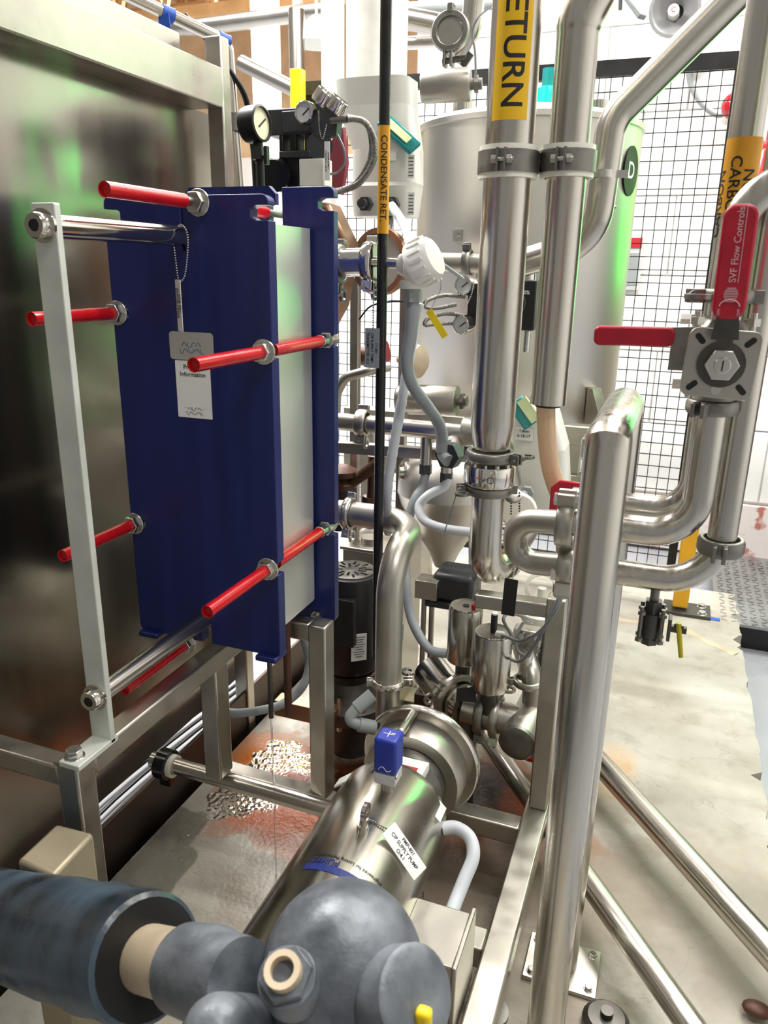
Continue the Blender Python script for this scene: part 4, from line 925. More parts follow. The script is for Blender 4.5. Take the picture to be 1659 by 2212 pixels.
MB().prism([(0, -0.07), (0.07, -0.07), (0.05, 0.0), (0.02, 0.07), (0, 0.07)], q, nn, Z, 0.05).build('support_lug', 'frame_steel', tank)
ts = thing('tank_stand', 'square tube frame under the big pale tank', 'stand', (TX, TY, 0))
zb4 = VZ(-0.2, 2.45, 945)
for yv in (2.48, 3.25): MB().bar(V(TX - 0.5, yv, zb4), V(-0.2, yv, zb4), 0.06, 0.06).build('cross_beam', 'frame_steel', ts, bevel=0.004)
MB().bar(V(-0.2, 2.3, zb4 - 0.005), V(-0.2, 3.3, zb4 - 0.005), 0.06, 0.06).build('side_beam', 'frame_steel', ts, bevel=0.004)
MB().bar(V(TX - 0.5, 2.48, zb4 - 0.16), V(-0.2, 2.48, zb4 - 0.16), 0.06, 0.06).build('cross_beam', 'frame_steel', ts, bevel=0.004)
for x_ in (TX - 0.42, -0.27):
    for yv in (2.5, 3.25): MB().box((x_, yv, zb4 / 2), (0.05, 0.05, zb4)).build('leg', 'frame_steel', ts, bevel=0.003)
# small dished vessel
vp = U(965, 1060, 2.25); SR = 0.155
ves = thing('dished_vessel', 'small round bottomed stainless vessel hung under the header pipe', 'vessel', vp - Z * 0.2)
z0 = VZ(vp.x, 2.25, 1062)
MB().lathe(V(vp.x, 2.25, 0), Z, [(0.03, z0 - 0.25), (0.05, z0 - 0.2), (SR * 0.7, z0 - 0.1), (SR * 0.93, z0 - 0.04), (SR, z0), (SR + 0.002, z0 + 0.002), (SR, z0 + 0.05), (SR * 0.86, z0 + 0.1), (SR * 0.5, z0 + 0.14), (0.04, z0 + 0.155)], 48).build('shell', 'tank', ves)
q = U(862, 1020, 2.16)
MB().cyl(q, q + V(0.12, 0.06, 0), 0.024, n=20).build('side_nozzle', 'polished', ves); clamp(ves, q + V(0.02, 0.01, 0), V(0.12, 0.06, 0), 0.026, V(0, -0.2, -1), 'zinc', 0.016)
for k in (-1, 1): MB().bar(V(vp.x + k * 0.1, 2.2, z0 - 0.06), V(vp.x + k * 0.13, 2.22, 0.0), 0.02, 0.02).build('leg', 'frame_steel', ves)
# ================================================================== flow transmitter column
def vcol(px, py0, py1, y, r, name, m, label, cat='pipe', n=32):
    a = U(px, (py0 + py1) / 2, y)
    return one(MB().cyl(V(a.x, y, VZ(a.x, y, py1)), V(a.x, y, 4.6), r, n=n), name, m, label, cat)
vcol(815, -190, 190, 2.62, 0.099, 'insulated_pipe', 'insul', 'thick white insulated vertical pipe above the flow transmitter')
vcol(719, -200, 560, 2.9, 0.042, 'white_column', 'wallwhite', 'slim pale white vertical pipe left of the insulated pipe')
fm = U(838, 330, 2.3)
flow = thing('flow_transmitter', 'light grey valve controller with teal screen bezel and cable glands', 'controller', fm - Z * 0.25)
def section(px0, px1, py, y): a, b = U(px0, py, y), U(px1, py, y); return (a.x + b.x) / 2, (b.x - a.x), a.z
ringv = []
for (p0, p1, py, dp) in ((738, 893, 182, 0.14), (742, 893, 240, 0.14), (775, 905, 330, 0.15), (775, 905, 400, 0.15), (772, 903, 408, 0.16), (776, 896, 470, 0.14)):
    cx, wd, z = section(p0, p1, py, 2.3); ringv.append([V(cx + u * wd, 2.3 + v * dp, z) for u, v in rrect(1, 1, 0.22, 3)])
mb = MB(); n = len(ringv[0])
for i in range(len(ringv) - 1):
    mb.add(ringv[i] + ringv[i + 1], [(k, (k + 1) % n, n + (k + 1) % n, n + k) for k in range(n)])
mb.add(ringv[0], [tuple(range(n))]); mb.add(ringv[-1], [tuple(range(n))])
hs = mb.build('housing', 'housing', flow)
MB().cyl(U(838, 465, 2.28), U(830, 545, 2.05), 0.016, n=14).build('stem', 'cast', flow)
b0, b1 = U(826, 258, 2.22), U(897, 322, 2.21); d_ = (b1 - b0).normalized()
MB().bar(b0, b1, 0.045, 0.016, up=V(-0.5, -0.4, 0.8)).build('screen_bezel', 'teal', flow, bevel=0.004)
MB().bar(b0 + d_ * 0.02 + V(-0.0, -0.01, 0.008), b1 - d_ * 0.02 + V(-0.0, -0.01, 0.008), 0.022, 0.005, up=V(-0.5, -0.4, 0.8)).build('screen', 'screen', flow)
q = U(838, 338, 2.222); MB().box(q, (0.05, 0.003, 0.022)).build('plate_label', 'tagwhite', flow)
for py in (360, 440):
    q = U(888, py, 2.222); t_ = MB().box(q, (0.02, 0.003, 0.06)).build('data_label', 'tagwhite', flow)
    for k in range(6): MB().box(q + V(0, -0.002, 0.022 - k * 0.009), (0.014, 0.001, 0.003)).build('print_line', 'greyink', t_)
for px in (790, 848):
    q = U(px, 441, 2.2)
    MB().hexa(q + Y * 0.01, q - Y * 0.012, 0.021).cyl(q, q - Y * 0.035, 0.013, n=14).build('cable_gland', 'charcoal', flow)
pts = [U(846, 445, 2.15), U(866, 475, 2.08), U(880, 505, 1.98), U(886, 535, 1.88)]
one(MB().tube(smooth(pts), 0.0125, 14), 'conduit_hose', 'conduit_w', 'short pale ribbed conduit between grey controller and white sensor head', 'conduit')
# ================================================================== white temperature transmitter and port pipe
TTY = 1.66
tt_ = thing('temperature_transmitter', 'white plastic sensor head with screw cap on a stainless well', 'transmitter', U(890, 600, TTY))
pcn = U(800, 566, TTY); hx_ = U(872, 570, TTY)
MB().cyl(U(812, 566, TTY), hx_, 0.0115, n=18).build('thermowell', 'polished', tt_)
bd = U(878, 578, TTY)
MB().lathe(hx_ - X * 0.01, V(1, 0, -0.1), [(0.02, 0), (0.024, 0.008), (0.026, 0.018), (0.038, 0.024), (0.043, 0.045), (0.04, 0.07)], 28).build('head_body', 'ivory', tt_)
cc_ = U(906, 570, TTY); cdn = V(0.78, -0.1, 0.36).normalized()
cp_ = MB().lathe(cc_ - cdn * 0.012, cdn, [(0.049, 0), (0.050, 0.006), (0.047, 0.042), (0.04, 0.052), (0.01, 0.054)], 32)
cap = cp_.build('screw_cap', 'white', tt_)
u_, v_ = frame(cdn)
for k in range(16):
    g = 2 * PI * k / 16; MB().box(cc_ + cdn * 0.014 + (u_ * math.cos(g) + v_ * math.sin(g)) * 0.0495, (0.03, 0.004, 0.006), (cdn, (u_ * math.cos(g) + v_ * math.sin(g)), cdn.cross(u_ * math.cos(g) + v_ * math.sin(g)))).build('grip_rib', 'white', cap)
MB().cyl(U(889, 606, TTY), U(889, 624, TTY), 0.026, n=20).build('conduit_boss', 'ivory', tt_)
MB().cyl(U(890, 620, TTY), U(891, 634, TTY), 0.019, n=18).hexa(U(891, 632, TTY), U(892, 652, TTY), 0.021).build('gland', 'grey', tt_, ang=0.5)
portp = thing('port_pipe', 'polished horizontal exchanger port pipe with end clamp behind the blue plate', 'pipe', U(760, 590, TTY))
MB().cyl(U(560, 572, TTY), U(796, 566, TTY), 0.031, n=30).build('tube', 'polished', portp)
clamp(portp, U(800, 566, TTY), X, 0.034, V(0, -0.3, -1), 'polished', 0.026)
clamp(portp, U(731, 572, TTY), X, 0.034, V(0, -0.3, -1), 'cast', 0.022)
MB().cyl(U(803, 566, TTY), U(812, 566, TTY), 0.034, n=26).build('end_cap', 'polished', portp)
pts = [U(892, 648, TTY), U(888, 720, TTY), U(879, 780, TTY), U(890, 830, TTY + 0.02), U(925, 880, TTY + 0.06), U(950, 920, TTY + 0.1), U(958, 965, TTY + 0.12)]
cdt = thing('flexible_conduit', 'smooth grey conduit running from the white sensor head down to a black gland nut', 'conduit', pts[-1])
MB().tube(smooth(pts), 0.0145, 16).build('hose', 'conduit', cdt)
q = pts[-1]; MB().cyl(q + Z * 0.02, q - Z * 0.012, 0.019, n=16).build('gland', 'grey', cdt)
MB().hexa(q + V(0.012, -0.012, -0.02), q + V(0.02, 0.02, -0.02), 0.034).build('gland_nut', 'charcoal', cdt, bevel=0.001)
MB().tube(fillet([q, q - Z * 0.02, q + V(0.02, -0.02, -0.03)], 0.01, 3), 0.016, 14).build('gland_elbow', 'grey', cdt)
pts = [U(905, 655, TTY + 0.1), U(893, 720, TTY + 0.1), U(880, 800, TTY + 0.08), U(862, 900, TTY + 0.06), U(846, 990, TTY + 0.05), U(836, 1070, TTY + 0.05), U(838, 1150, TTY + 0.12)]
sp_ = smooth(pts, 14)
one(MB().tube(sp_, lambda t: 0.0118 + 0.0011 * (int(t * 70) % 2), 14), 'ribbed_conduit', 'conduit_w', 'pale ribbed conduit hanging straight down beside the black condensate pipe', 'conduit')
# tags near the transmitter
tg2 = thing('equipment_tag', 'grey engraved tag hanging on a chain left of the black condensate pipe', 'tag', U(805, 740, 1.63))
MB().beads([U(807, 625, 1.63), U(806, 670, 1.63), U(806, 716, 1.63)], 0.0022, 0.0055).build('ball_chain', 'zinc', tg2)
q = U(804, 752, 1.63); tagplate(tg2, q, -Z, X, 0.088, 0.034, 'taggrey', ['TT-801', 'CIP SUPPLY TEMP.', 'TRANSMITTER I:0.2'], 0.0088, 'ink', sx=0.95)
tg3 = thing('cable_tag', 'yellow plastic tag on a thin wire below the white sensor head', 'tag', U(943, 690, 1.7))
MB().tube(smooth([U(950, 590, 1.7), U(952, 620, 1.7), U(945, 640, 1.7), U(930, 668, 1.7)], 4), 0.0008, 5).build('wire', 'zinc', tg3)
q0, q1 = U(926, 670, 1.7), U(962, 728, 1.7); dd = (q1 - q0).normalized()
pl_ = MB().prism(rrect((q1 - q0).length, 0.016, 0.002), (q0 + q1) / 2, dd, V(dd.z, 0, -dd.x) * -1, 0.001).build('tag_plate', 'yellow', tg3)
# round flange and copper-tone duct behind
fl2 = thing('butterfly_valve', 'round steel butterfly valve ring behind the exchanger port pipe', 'valve', U(820, 640, 2.0))
c = U(822, 566, 2.0)
dirn = V(-0.25, -1, 0.05).normalized()
MB().ring(c, dirn, [(0.072, -0.012), (0.086, -0.012), (0.086, 0.012), (0.072, 0.012)], 40).build('rim', 'brownish', fl2)
MB().cyl(c - dirn * 0.006, c + dirn * 0.004, 0.073, n=40).build('disc', 'ringdisc', fl2)
MB().cyl(c - dirn * 0.012, c - dirn * 0.09, 0.06, n=30).build('body', 'cast', fl2)
dct = [U(700, 455, 1.95), U(745, 530, 1.92), U(755, 600, 1.92), U(725, 680, 1.92)]
mb = MB().prism([(0, 0.16), (0.035, 0.15), (0.085, 0.06), (0.075, -0.02), (0.06, -0.09), (0.03, -0.14), (0, -0.15)], U(712, 580, 1.92), X, Z, 0.08)
one(mb, 'insulation_jacket', 'brownish', 'copper toned valve jacket peeking out behind the blue frame plate', 'jacket', bevel=0.01)
for px, y0_, y1_, yv, lab in ((768, 600, 900, 2.15, 'square steel post left of the black condensate pipe'), (874, 560, 910, 2.2, 'square steel post behind the grey conduit')):
    a = U(px, 700, yv)
    one(MB().box((a.x, yv, VZ(a.x, yv, y0_) / 2), (0.026, 0.026, VZ(a.x, yv, y0_))), 'frame_post', 'frame_steel', lab, 'post', bevel=0.002)
# pear shaped sounder with red plate
q = U(903, 775, 2.3)
hn_ = thing('alarm_horn', 'beige pear shaped horn with red back plate behind the grey conduit', 'horn', q - Z * 0.06)
MB().lathe(q - V(0.10, 0, -0.0), V(1, -0.25, -0.05), [(0.012, 0.04), (0.02, 0.06), (0.042, 0.08), (0.052, 0.10), (0.05, 0.12), (0.03, 0.135), (0.01, 0.138)], 30).build('bell', 'beigepipe', hn_)
MB().cyl(q - V(0.125, 0, 0), q - V(0.11, 0, 0), 0.05, n=24).build('back_plate', 'redguard', hn_); MB().cyl(q - V(0.2, 0, 0), q - V(0.12, 0, 0), 0.03, n=16).build('mount', 'rusty', hn_)
# loop of small pipe
pts = [U(725, 910, 2.05), U(727, 850, 2.05), U(745, 815, 2.05), U(800, 800, 2.05), U(840, 792, 2.1)]
one(MB().tube(fillet(pts, 0.05, 6), 0.014, 16), 'small_pipe', 'satin', 'thin satin pipe loop beside the blue frame plate', 'pipe')
# ================================================================== header pipe with tees
HY = 1.95
hd_ = thing('header_pipe', 'horizontal stainless header pipe with tees crossing behind the black pipe', 'pipe', U(860, 960, HY))
MB().cyl(U(690, 906, HY), U(1000, 936, HY), 0.0245, n=26).build('tube', 'steel_h', hd_)
clamp(hd_, U(783, 914, HY), X, 0.03, V(0, -0.3, -1), 'satin', 0.03)
for px, py, y2 in ((922, 935, 1002), (968, 940, 1020)):
    a = U(px, py, HY); zq = VZ(a.x, HY, y2); MB().cyl(a, V(a.x, HY, zq), 0.0165, n=20).build('tee', 'steel', hd_)
    MB().cyl(V(a.x, HY, zq), V(a.x, HY, zq - 0.028), 0.0175, n=6).build('gland', 'charcoal', hd_)
a, b = U(965, 975, 1.86), U(1015, 928, 2.1)
MB().cyl(a, b, 0.027, n=24).build('angled_branch', 'satin', hd_)
q = U(1105, 950, 2.05); MB().tube(fillet([U(1000, 930, HY), U(1075, 940, HY), q + V(0, 0, -0.12)], 0.06, 8), 0.036, 26).build('bend', 'satin', hd_)
MB().bar(U(730, 965, 2.0), U(1010, 985, 2.0), 0.03, 0.03).build('support_beam', 'frame_steel', hd_)
pts = [U(920, 1020, 1.95), U(912, 1050, 1.93), U(893, 1085, 1.9), U(882, 1130, 1.88), U(876, 1190, 1.85), U(878, 1270, 1.8), U(890, 1340, 1.77), U(925, 1400, 1.74), U(965, 1412, 1.74)]
one(MB().tube(smooth(pts), 0.0125, 14), 'flexible_conduit', 'conduit', 'long grey conduit from the header tee down past the discharge bend to the cans', 'conduit')
pts = [U(968, 1035, 1.95), U(958, 1052, 1.93), U(925, 1070, 1.9), U(905, 1095, 1.88), U(918, 1125, 1.85), U(960, 1142, 1.84), U(1020, 1150, 1.86)]
one(MB().tube(smooth(pts), 0.0125, 14), 'flexible_conduit', 'conduit_w', 'short white conduit loop curving behind the lower RETURN pipe', 'conduit')
one(MB().bar(U(993, 1045, 1.82), U(960, 1150, 1.8), 0.004, 0.0015), 'cable_tie', 'cast', 'long cable tie holding the white conduit loop', 'tie')
# ================================================================== CONDENSATE pipe
CNY = 1.655; cq = U(830, 300, CNY); zk = lambda py: VZ(cq.x, CNY, py)
con = thing('condensate_pipe', 'thin black vertical pipe with yellow CONDENSATE RET. band', 'pipe', (cq.x, CNY, 0.6))
MB().cyl(V(cq.x, CNY, zk(1420)), V(cq.x, CNY, zk(-900)), 0.0118, n=20).build('tube', 'blackpipe', con)
ph3 = math.atan2(-CNY, -cq.x); vs = []
for k in range(21):
    g = ph3 - 1.6 + 3.2 * k / 20; vs += [V(cq.x + 0.0123 * math.cos(g), CNY + 0.0123 * math.sin(g), zk(505)), V(cq.x + 0.0123 * math.cos(g), CNY + 0.0123 * math.sin(g), zk(272))]
band = MB().add(vs, [(2 * k, 2 * k + 2, 2 * k + 3, 2 * k + 1) for k in range(20)]).build('label_band', 'label_o', con)
wrap_text('CONDENSATE RET.', 0.0193, V(cq.x, CNY, 0), zk(388), 0.0127, ph3 - 0.02, 'ink', band)
# ================================================================== steam control valve above the exchanger
SY = 1.85
sv = thing('steam_control_valve', 'dark valve positioner with three small gauges above the blue plates', 'valve', U(640, 400, SY))
def pbox(px0, py0, px1, py1, y, d, name, m, parent, bevel=0.003):
    a, b = U(px0, py0, y), U(px1, py1, y); c = (a + b) / 2
    return MB().box(c + Y * d / 2, (abs(b.x - a.x), d, abs(a.z - b.z)), (X, Y, Z)).build(name, m, parent, bevel=bevel)
bx_ = pbox(575, 236, 700, 288, SY, 0.08, 'positioner_box', 'charcoal', sv)
pbox(608, 240, 668, 284, SY - 0.004, 0.004, 'cover_plate', 'charcoal', bx_)
pbox(602, 288, 612, 338, SY, 0.05, 'yoke_bar', 'black', sv); pbox(625, 288, 640, 338, SY, 0.05, 'yoke_bar', 'black', sv); pbox(657, 288, 668, 338, SY, 0.05, 'yoke_bar', 'black', sv)
pbox(602, 326, 670, 340, SY - 0.01, 0.06, 'yoke_plate', 'charcoal', sv)
MB().cyl(U(690, 315, SY), U(690, 315, SY + 0.05), 0.032, n=24).build('diaphragm_disc', 'charcoal', sv)
pbox(582, 341, 645, 410, SY, 0.09, 'actuator_block', 'black', sv); pbox(645, 343, 700, 402, SY - 0.01, 0.05, 'actuator_cover', 'ivory', sv)
c = U(604, 376, SY); MB().cyl(c, c - V(-0.01, 0.05, 0.01), 0.037, n=32).build('end_cap', 'blackgloss', sv)
def gauge(parent, c, nd, r, dep, rim, face, name='gauge'):
    nd = nd.normalized(); g = MB().lathe(c - nd * dep, nd, [(r * 0.95, 0), (r, dep * 0.2), (r, dep), (r * 0.88, dep + 0.002), (r * 0.86, dep - 0.004)], 30, False).cyl(c - nd * dep, c - nd * (dep - 0.002), r * 0.95, n=30).build(name, rim, parent)
    MB().cyl(c - nd * 0.006, c - nd * 0.004, r * 0.9, n=30).build('dial', face, g)
    u, v = frame(nd); MB().bar(c - nd * 0.003 - u * r * 0.2 - v * r * 0.2, c - nd * 0.003 + u * r * 0.5 + v * r * 0.3, r * 0.09, 0.001, up=nd).build('needle', 'ink', g)
    return g
gauge(sv, U(656, 242, SY - 0.05), V(-0.15, -1, 0), 0.0255, 0.022, 'polished', 'gaugewhite')
for (px, py, qx, qy) in ((692, 220, 706, 200), (722, 236, 735, 215)):
    c = U(px, py, SY); e2 = U(qx, qy, SY)
    gauge(sv, e2, (e2 - c), 0.024, 0.03, 'polished', 'gaugewhite'); MB().cyl(c, c - (e2 - c).normalized() * 0.04, 0.006, n=10).build('gauge_stem', 'cast', sv)
MB().prism([(-0.03, -0.03), (0.03, -0.035), (0.035, 0.01), (0.0, 0.045), (-0.03, 0.035)], U(712, 266, SY + 0.02), X, Z, 0.03).build('manifold', 'charcoal', sv)
MB().cyl(U(715, 261, SY - 0.02), U(750, 258, SY - 0.02), 0.008, n=14).build('hose_fitting', 'cast', sv)
MB().beads(smooth([U(688, 240, SY - 0.05), U(690, 280, SY - 0.05), U(697, 300, SY - 0.05), U(705, 270, SY - 0.05)], 5), 0.0016, 0.0042).build('ball_chain', 'zinc', sv)
q = U(707, 348, SY - 0.04); tagplate(sv, q, -Z, X, 0.085, 0.014, 'tagwhite', ['STEAM SUPPLY', 'CONTROL VALVE'], 0.0058, 'ink')
for lab, pts in (('braided steel hose arching right from the steam valve manifold, outer one', [U(750, 257, SY - 0.02), U(785, 262, SY), U(808, 300, SY + 0.02), U(808, 345, SY + 0.02), U(780, 392, SY + 0.02), U(745, 410, SY + 0.02), U(712, 414, SY)]),
                 ('braided steel hose arching right from the steam valve manifold, inner one', [U(750, 253, SY + 0.03), U(790, 266, SY + 0.04), U(803, 305, SY + 0.05), U(798, 350, SY + 0.05), U(770, 395, SY + 0.05), U(735, 412, SY + 0.05), U(700, 416, SY + 0.04)])):
    one(MB().tube(smooth(pts, 8), 0.0075, 12), 'braided_hose', 'braid', lab, 'hose')
pts = [U(728, 290, SY), U(742, 320, SY), U(745, 350, SY), U(730, 372, SY), U(712, 376, SY)]
one(MB().tube(smooth(pts), 0.003, 8), 'air_tube', 'airtube', 'thin clear air tube looping beside the steam valve tag', 'tube')
q = U(722, 355, 2.1); one(MB().prism([(-0.03, -0.06), (0.03, -0.08), (0.045, 0.0), (0.035, 0.09), (-0.03, 0.03)], q, X, Z, 0.02), 'red_flange', 'dullred', 'dull red flange plate behind the steam valve tag', 'flange', bevel=0.002)
pg = thing('pressure_gauge', 'black cased pressure gauge with cream dial at the cabinet corner', 'gauge', U(562, 400, 1.6))
gauge(pg, U(566, 266, 1.6), V(0.97, -0.1, 0.05), 0.037, 0.04, 'black', 'gaugeface', 'gauge_case')
MB().cyl(U(556, 300, 1.61), U(562, 350, 1.61), 0.011, n=14).cyl(U(562, 345, 1.61), U(570, 520, 1.61), 0.0085, n=14).build('stem', 'black', pg)
MB().hexa(U(557, 318, 1.6), U(559, 345, 1.6), 0.014).box(U(576, 336, 1.59), (0.007, 0.012, 0.036)).cyl(U(560, 338, 1.6), U(576, 340, 1.59), 0.004, n=8).build('isolation_cock', 'black', pg)
# ================================================================== handrail at the top left with blue tape
RY_ = 2.05
rl = [U(150, -70, 1.7), U(492, 92, RY_), U(516, 420, RY_)]
hr_ = thing('hand_rail', 'stainless tube rail above the cabinet bending down behind its corner', 'rail', U(516, 420, RY_))
MB().tube(fillet(rl, 0.035, 8), 0.0155, 20).build('tube', 'steel_h', hr_)
c = U(513, 265, RY_); MB().ring(c, Z, [(0.0155, -0.022), (0.024, -0.022), (0.024, 0.022), (0.0155, 0.022)], 18).cyl(c, c + V(-0.1, -0.03, 0), 0.013, n=12).build('bracket', 'cast', hr_)
dr = (rl[1] - rl[0]).normalized()
for px, py, lab, tail in ((357, 28, 'blue tape wrap with a dangling tail on the rail, upper one', (365, 85)), (482, 88, 'blue tape wrap near the rail bend holding black cables', (476, 128))):
    c = U(px, py, RY_ - 0.35 * (492 - px) / 342); k = (c - rl[0]).dot(dr); c = rl[0] + dr * k
    t_ = thing('tape_wrap', lab, 'tape', c)
    MB().ring(c, dr, [(0.0158, -0.016), (0.0185, -0.016), (0.0175, 0.0), (0.019, 0.016), (0.0158, 0.016)], 18).build('wrap', 'tape', t_)
    e = U(tail[0], tail[1], c.y); MB().prism([(-0.016, 0.0), (0.016, 0.0), (0.02, -0.055), (0.004, -0.048), (-0.014, -0.058)], V(e.x, c.y - 0.016, c.z - 0.004), X, Z, 0.002).build('tail', 'tape', t_)
for k, lab in enumerate(('black cable hanging from the taped rail, left of the pair', 'black cable hanging from the taped rail, right of the pair')):
    pts = [U(400, 30 + 6 * k, 2.0), U(440, 75 + 5 * k, 2.02), U(480, 128 + 6 * k, 2.03), U(500 + 4 * k, 160, 2.04), U(530 + 6 * k, 220, 2.06), U(545 + 6 * k, 330, 2.08), U(550 + 5 * k, 420, 2.08)]
    one(MB().tube(smooth(pts), 0.0045, 8), 'power_cable', 'cable', lab, 'cable')
def far_pipe(pts, r, label, m='steel_h', bend=0.1):
    return one(MB().tube(fillet(pts, bend, 5), r, 16), 'overhead_pipe', m, label, 'pipe')
far_pipe([U(180, 62, 5.5), U(430, 58, 5.5), U(720, 20, 5.5)], 0.055, 'thick overhead stainless pipe crossing at the top left')
far_pipe([U(520, 135, 3.7), U(640, 195, 3.7), U(760, 250, 3.7)], 0.035, 'stainless pipe sloping down behind the yellow guard post')
far_pipe([U(640, 20, 5.0), V(U(640, 20, 5.0).x, 5.0, -0.12)], 0.05, 'vertical stainless pipe standing behind the yellow guard post')
far_pipe([U(860, 18, 4.1), U(1010, 12, 4.1), U(1090, 6, 4.1)], 0.026, 'grey pipe crossing behind the round end cap at top', 'grey')
far_pipe([U(860, 94, 4.0), U(990, 88, 4.0)], 0.03, 'pale stainless pipe crossing behind the end cap, lower one')
far_pipe([U(880, 40, 3.9), U(940, 52, 3.9), U(985, 74, 3.9)], 0.05, 'short fat stainless bend behind the white insulated pipe')
far_pipe([U(1030, -60, 2.4), U(1018, 60, 2.4), U(985, 130, 2.42)], 0.03, 'stainless riser coming down behind the round end cap')
# dome lamp far behind
q = U(684, 78, 5.2)
hb_ = thing('high_bay_lamp', 'white domed hanging lamp far behind the pale column', 'lamp', q)
MB().lathe(q, -Z, [(0.02, -0.12), (0.05, -0.1), (0.13, -0.02), (0.16, 0.05), (0.15, 0.05)], 24).build('shade', 'housing', hb_); MB().cyl(q + Z * 0.1, q + Z * 1.2, 0.01, n=8).build('stem', 'grey', hb_)
# ================================================================== clamp end cap and horizontal actuators
ecp = thing('end_cap_clamp', 'round blank end cap held by a two bolt clamp at top', 'clamp', U(975, 130, 2.3))
c = U(973, 68, 2.3); nd = V(0.1, -1, 0.05).normalized()
MB().cyl(c + nd * 0.004, c - nd * 0.012, 0.034, n=36).build('blank_cap', 'satin', ecp)
MB().ring(c, nd, [(0.036, -0.016), (0.05, -0.016), (0.053, 0), (0.05, 0.014), (0.036, 0.014)], 40).box(c + Z * 0.055, (0.016, 0.03, 0.022)).box(c - Z * 0.062 + X * 0.008, (0.008, 0.03, 0.05)).box(c - Z * 0.062 - X * 0.012, (0.008, 0.03, 0.05)).build('clamp_ring', 'cast', ecp, bevel=0.002)
MB().cyl(c - Z * 0.072 - X * 0.02, c - Z * 0.066 + X * 0.05, 0.008, n=12).box(c - Z * 0.072 + X * 0.05, (0.018, 0.012, 0.04), (V(0.8, 0, -0.6), Y, V(0.6, 0, 0.8))).build('wing_nut', 'darkcast', ecp, bevel=0.002)
def actuator(p0, p1, r, label, m='satin'):
    t = thing('pneumatic_actuator', label, 'actuator', p0 - Z * r); d = (p1 - p0).normalized()
    MB().lathe(p0, d, [(r * 0.9, 0), (r, r * 0.15), (r, (p1 - p0).length - 0.004), (r * 0.96, (p1 - p0).length)], 36).build('cylinder', m, t)
    MB().cyl(p1, p1 + d * 0.03, r * 0.35, n=16).hexa(p1 + d * 0.01, p1 + d * 0.02, r * 0.55).build('stem', 'cast', t)
    return t
actuator(U(911, 188, 2.2), U(1017, 182, 2.22), 0.041, 'horizontal stainless actuator cylinder under the round end cap')
q = U(925, 158, 2.16); 
pts = [U(1028, 168, 2.18), U(1026, 110, 2.18), U(1020, 72, 2.18), U(1032, 40, 2.18), U(1066, 10, 2.2)]
one(MB().tube(smooth(pts), 0.003, 8), 'air_tube', 'airtube', 'thin grey air tube rising from the upper actuator', 'tube')
actuator(U(860, 862, 2.2), U(988, 866, 2.2), 0.045, 'horizontal stainless actuator cylinder above the header pipe')
# black position controller behind the RETURN pipe with two gauges
pos = thing('valve_positioner', 'black square positioner behind the risers with dial and two small gauges', 'positioner', U(1080, 720, 2.15))
a, b = U(1012, 602, 2.15), U(1152, 715, 2.15)
MB().box(((a.x + b.x) / 2, 2.19, (a.z + b.z) / 2), (b.x - a.x, 0.08, a.z - b.z)).build('case', 'black', pos, bevel=0.004)
text('50%', 0.014, U(1135, 632, 2.147), X, Z, 'whiteink', pos); MB().ring(U(1105, 655, 2.149), Y, [(0.036, -0.001), (0.038, -0.001), (0.038, 0.001), (0.036, 0.001)], 30).build('dial_ring', 'greyink', pos)
q = U(1142, 568, 2.18); MB().cyl(q - Z * 0.06, q + Z * 0.0, 0.022, n=24).cyl(q, q + Z * 0.006, 0.025, n=24).build('cap', 'polished', pos)
MB().cyl(U(1140, 715, 2.18), U(1136, 760, 2.18), 0.01, n=12).build('stem', 'zinc', pos)
gauge(pos, U(1000, 616, 2.08), V(-0.35, -1, 0), 0.027, 0.035, 'polished', 'gaugewhite'); gauge(pos, U(995, 702, 2.08), V(-0.35, -1, 0), 0.027, 0.035, 'polished', 'gaugewhite')
MB().beads(smooth([U(1026, 590, 2.05), U(1020, 630, 2.05), U(1010, 655, 2.05), U(1003, 675, 2.05)], 5), 0.0022, 0.005).build('ball_chain', 'zinc', pos)
for py in (650, 690):
    pts = [U(1005, py - 8, 2.1), U(960, py - 12, 2.08), U(925, py - 2, 2.05), U(918, py + 12, 2.04), U(940, py + 16 - (py > 660) * 6, 2.06), U(985, py + 8, 2.1)]
    one(MB().tube(smooth(pts, 8), 0.0055, 10), 'braided_hose', 'braid', 'upper braided steel hose loop left of the black positioner' if py < 660 else 'lower braided steel hose loop left of the black positioner', 'hose')
pts = [U(925, 550, 1.8), U(955, 570, 1.9), U(1000, 602, 2.05)]
one(MB().tube(smooth(pts), 0.005, 8), 'sensor_cable', 'grey', 'straight grey cable from the white sensor head toward the small gauge', 'cable')
one(MB().tube(smooth([U(776, 690, 1.95), U(800, 662, 1.95), U(840, 652, 1.95), U(880, 652, 1.95)]), 0.0025, 8), 'sensor_cable', 'cable', 'thin black cable passing behind the black condensate pipe', 'cable')
